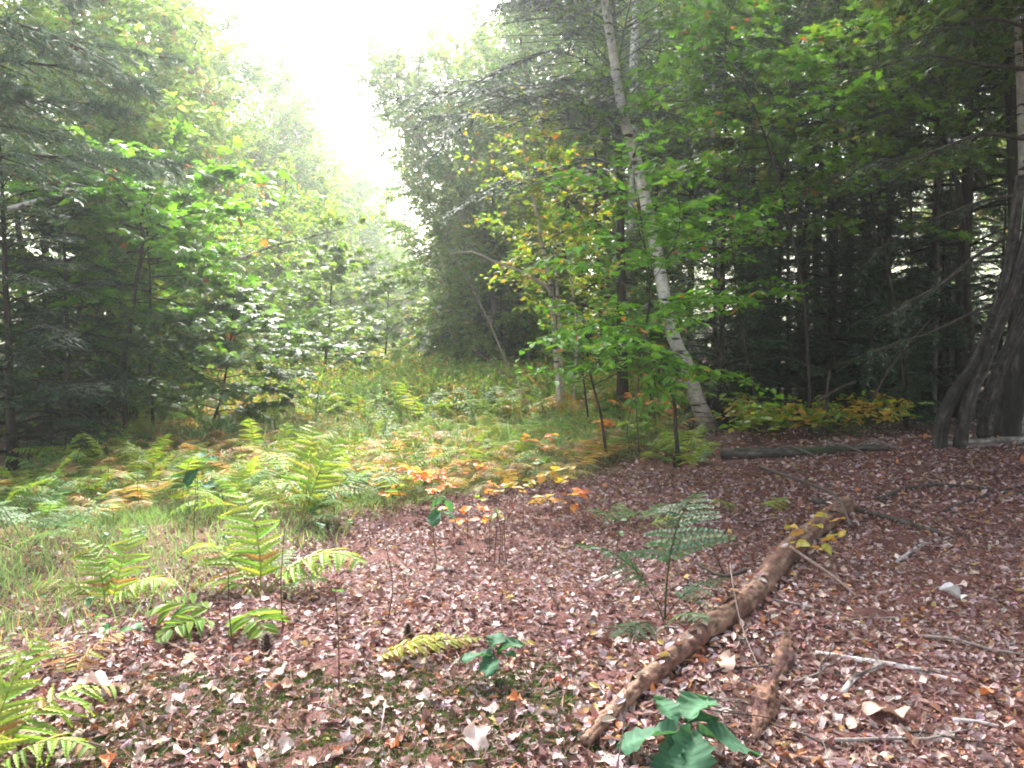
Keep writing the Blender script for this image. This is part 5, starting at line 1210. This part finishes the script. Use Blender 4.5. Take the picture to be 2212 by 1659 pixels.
for i in range(34):
    y = rng.uniform(3.2, 8); x = rng.uniform(-.6 * y, interp(y, XR) + .5); 
    d = EYE - Vector((x, y, H0(x, y))); vv = 829.5 - F * ((H0(x, y) - CAM_H) * math.cos(PITCH) + y * math.sin(PITCH)) / (y * math.cos(PITCH) - (H0(x, y) - CAM_H) * math.sin(PITCH))
    seedling(1106 + F * x / y, vv, rng.uniform(.06, .22), 'round', int(rng.integers(2, 6)), .055, 'tiny green herb sprouting through the litter and grass', 'herb', .6, 'herb', 'tiny herbs on the left floor', 1, stemw=.002)

# ------------------------------------------------------------------ small finds on the floor
mc, n, l, o = newmat('mushroom_cap'); p = n.new('ShaderNodeBsdfPrincipled'); p.inputs['Base Color'].default_value = (.34, .075, .05, 1); p.inputs['Roughness'].default_value = .45; l.new(p.outputs[0], o.inputs['Surface'])
mst, n, l, o = newmat('mushroom_stalk'); p = n.new('ShaderNodeBsdfPrincipled'); p.inputs['Base Color'].default_value = (.6, .45, .40, 1); p.inputs['Roughness'].default_value = .7; l.new(p.outputs[0], o.inputs['Surface'])
def lathe(prof, sides=16, col=(1, 1, 1)):
    G = Geo(); k = len(prof); th = np.arange(sides) / sides * 2 * np.pi
    V = np.concatenate([np.stack([r_ * np.cos(th), r_ * np.sin(th), np.full(sides, z_)], 1) for r_, z_ in prof])
    i, j = np.meshgrid(np.arange(k - 1), np.arange(sides), indexing='ij'); j2 = (j + 1) % sides
    G.add(V, np.stack([i * sides + j, i * sides + j2, (i + 1) * sides + j2, (i + 1) * sides + j], -1).reshape(-1, 4), col); return G
p = at(1206, 1490); mu = empty('mushroom', (p.x, p.y, H0(p.x, p.y))); tag(mu, 'small round red-capped mushroom on a pale stalk in the moss', 'mushroom')
obj('stalk', lathe([(.0, -.01), (.007, -.01), (.0065, .02), (.0075, .04), (.0, .041)]).mesh('stalk', mst, True), mu)
obj('cap', lathe([(.0, .036), (.012, .035), (.017, .038), (.0175, .044), (.014, .053), (.008, .058), (.0, .06)]).mesh('cap', mc, True), mu)
for u, v, lb, s_ in ((577, 1412, 'dark open pine cone standing on the needles below the lobed fern', 1.0), (882, 1378, 'small dark pine cone lying right of the thin stems', .75)):
    p = at(u, v); pc = empty('pine_cone', (p.x, p.y, H0(p.x, p.y) + .005), .3, s_); tag(pc, lb, 'pine cone')
    obj('core', lathe([(.0, 0), (.012, .005), (.015, .03), (.010, .07), (.0, .085)], 10, (.045, .028, .02)).mesh('core', M_BARK, True), pc)
    G = Geo(); m_ = 90; s = np.linspace(0, 1, m_); a_ = np.arange(m_) * 2.4; rr = .012 * np.sin(np.pi * (.2 + .75 * s))
    P = np.stack([rr * np.cos(a_), rr * np.sin(a_), .005 + .08 * s], 1); D = np.stack([np.cos(a_), np.sin(a_), .25 + .5 * s], 1)
    leaves(G, P, D, np.tile([0, 0, 1.], (m_, 1)), .026 * np.sin(np.pi * (.25 + .65 * s)) + .004, .016, DIAMOND, pick([(2, (.07, .04, .03)), (1, (.30, .22, .17))], m_, rng))
    sc_ = obj('scales', G.mesh('scales', M_DRY), pc); sc_['kind'] = 'stuff'
bark_p = at(2076, 1312)
tag(obj('bark_scrap', bent_strip(.13, .10, 91, (.66, .63, .62), curl=.7, bend=.4, jag=.12, fold=.3, mat=M_BIRCH, name='bark_scrap'), None, (bark_p.x, bark_p.y, H0(bark_p.x, bark_p.y) + .04), (.5, .3, .9)), 'white scrap of curled birch bark on the litter at far right', 'bark')
for u, v, s_, rz, lb in ((140, 1345, .9, .4, 'whitish curled leaf in the grass at left'), (262, 1500, 1.6, 2.2, 'large pale beige leaf at lower left'), (1950, 1570, 1.7, 1.0, 'large tan maple leaf lying flat at lower right'), (1030, 1640, 1.3, .2, 'large pale leaf at the bottom edge, centre'), (1580, 1440, 1.5, 2.5, 'pale leaf standing on edge just right of the log')):
    p = at(u, v); tag(obj('fallen_leaf', VAR[0 if 'tan' not in lb else 8][0], None, (p.x, p.y, H0(p.x, p.y) + .03), (.3, .2, rz), s_), lb, 'leaf')
# yellow sprig resting on the log
c = at(1790, 1195); sp = seedling(1755, 1222, .26, 'yellow', 18, .12, 'yellow leafy sprig leaning over the far part of the log', 'leafy_sprig', 1.2, 'sprig', None, 4, lean=.9, low=.3)
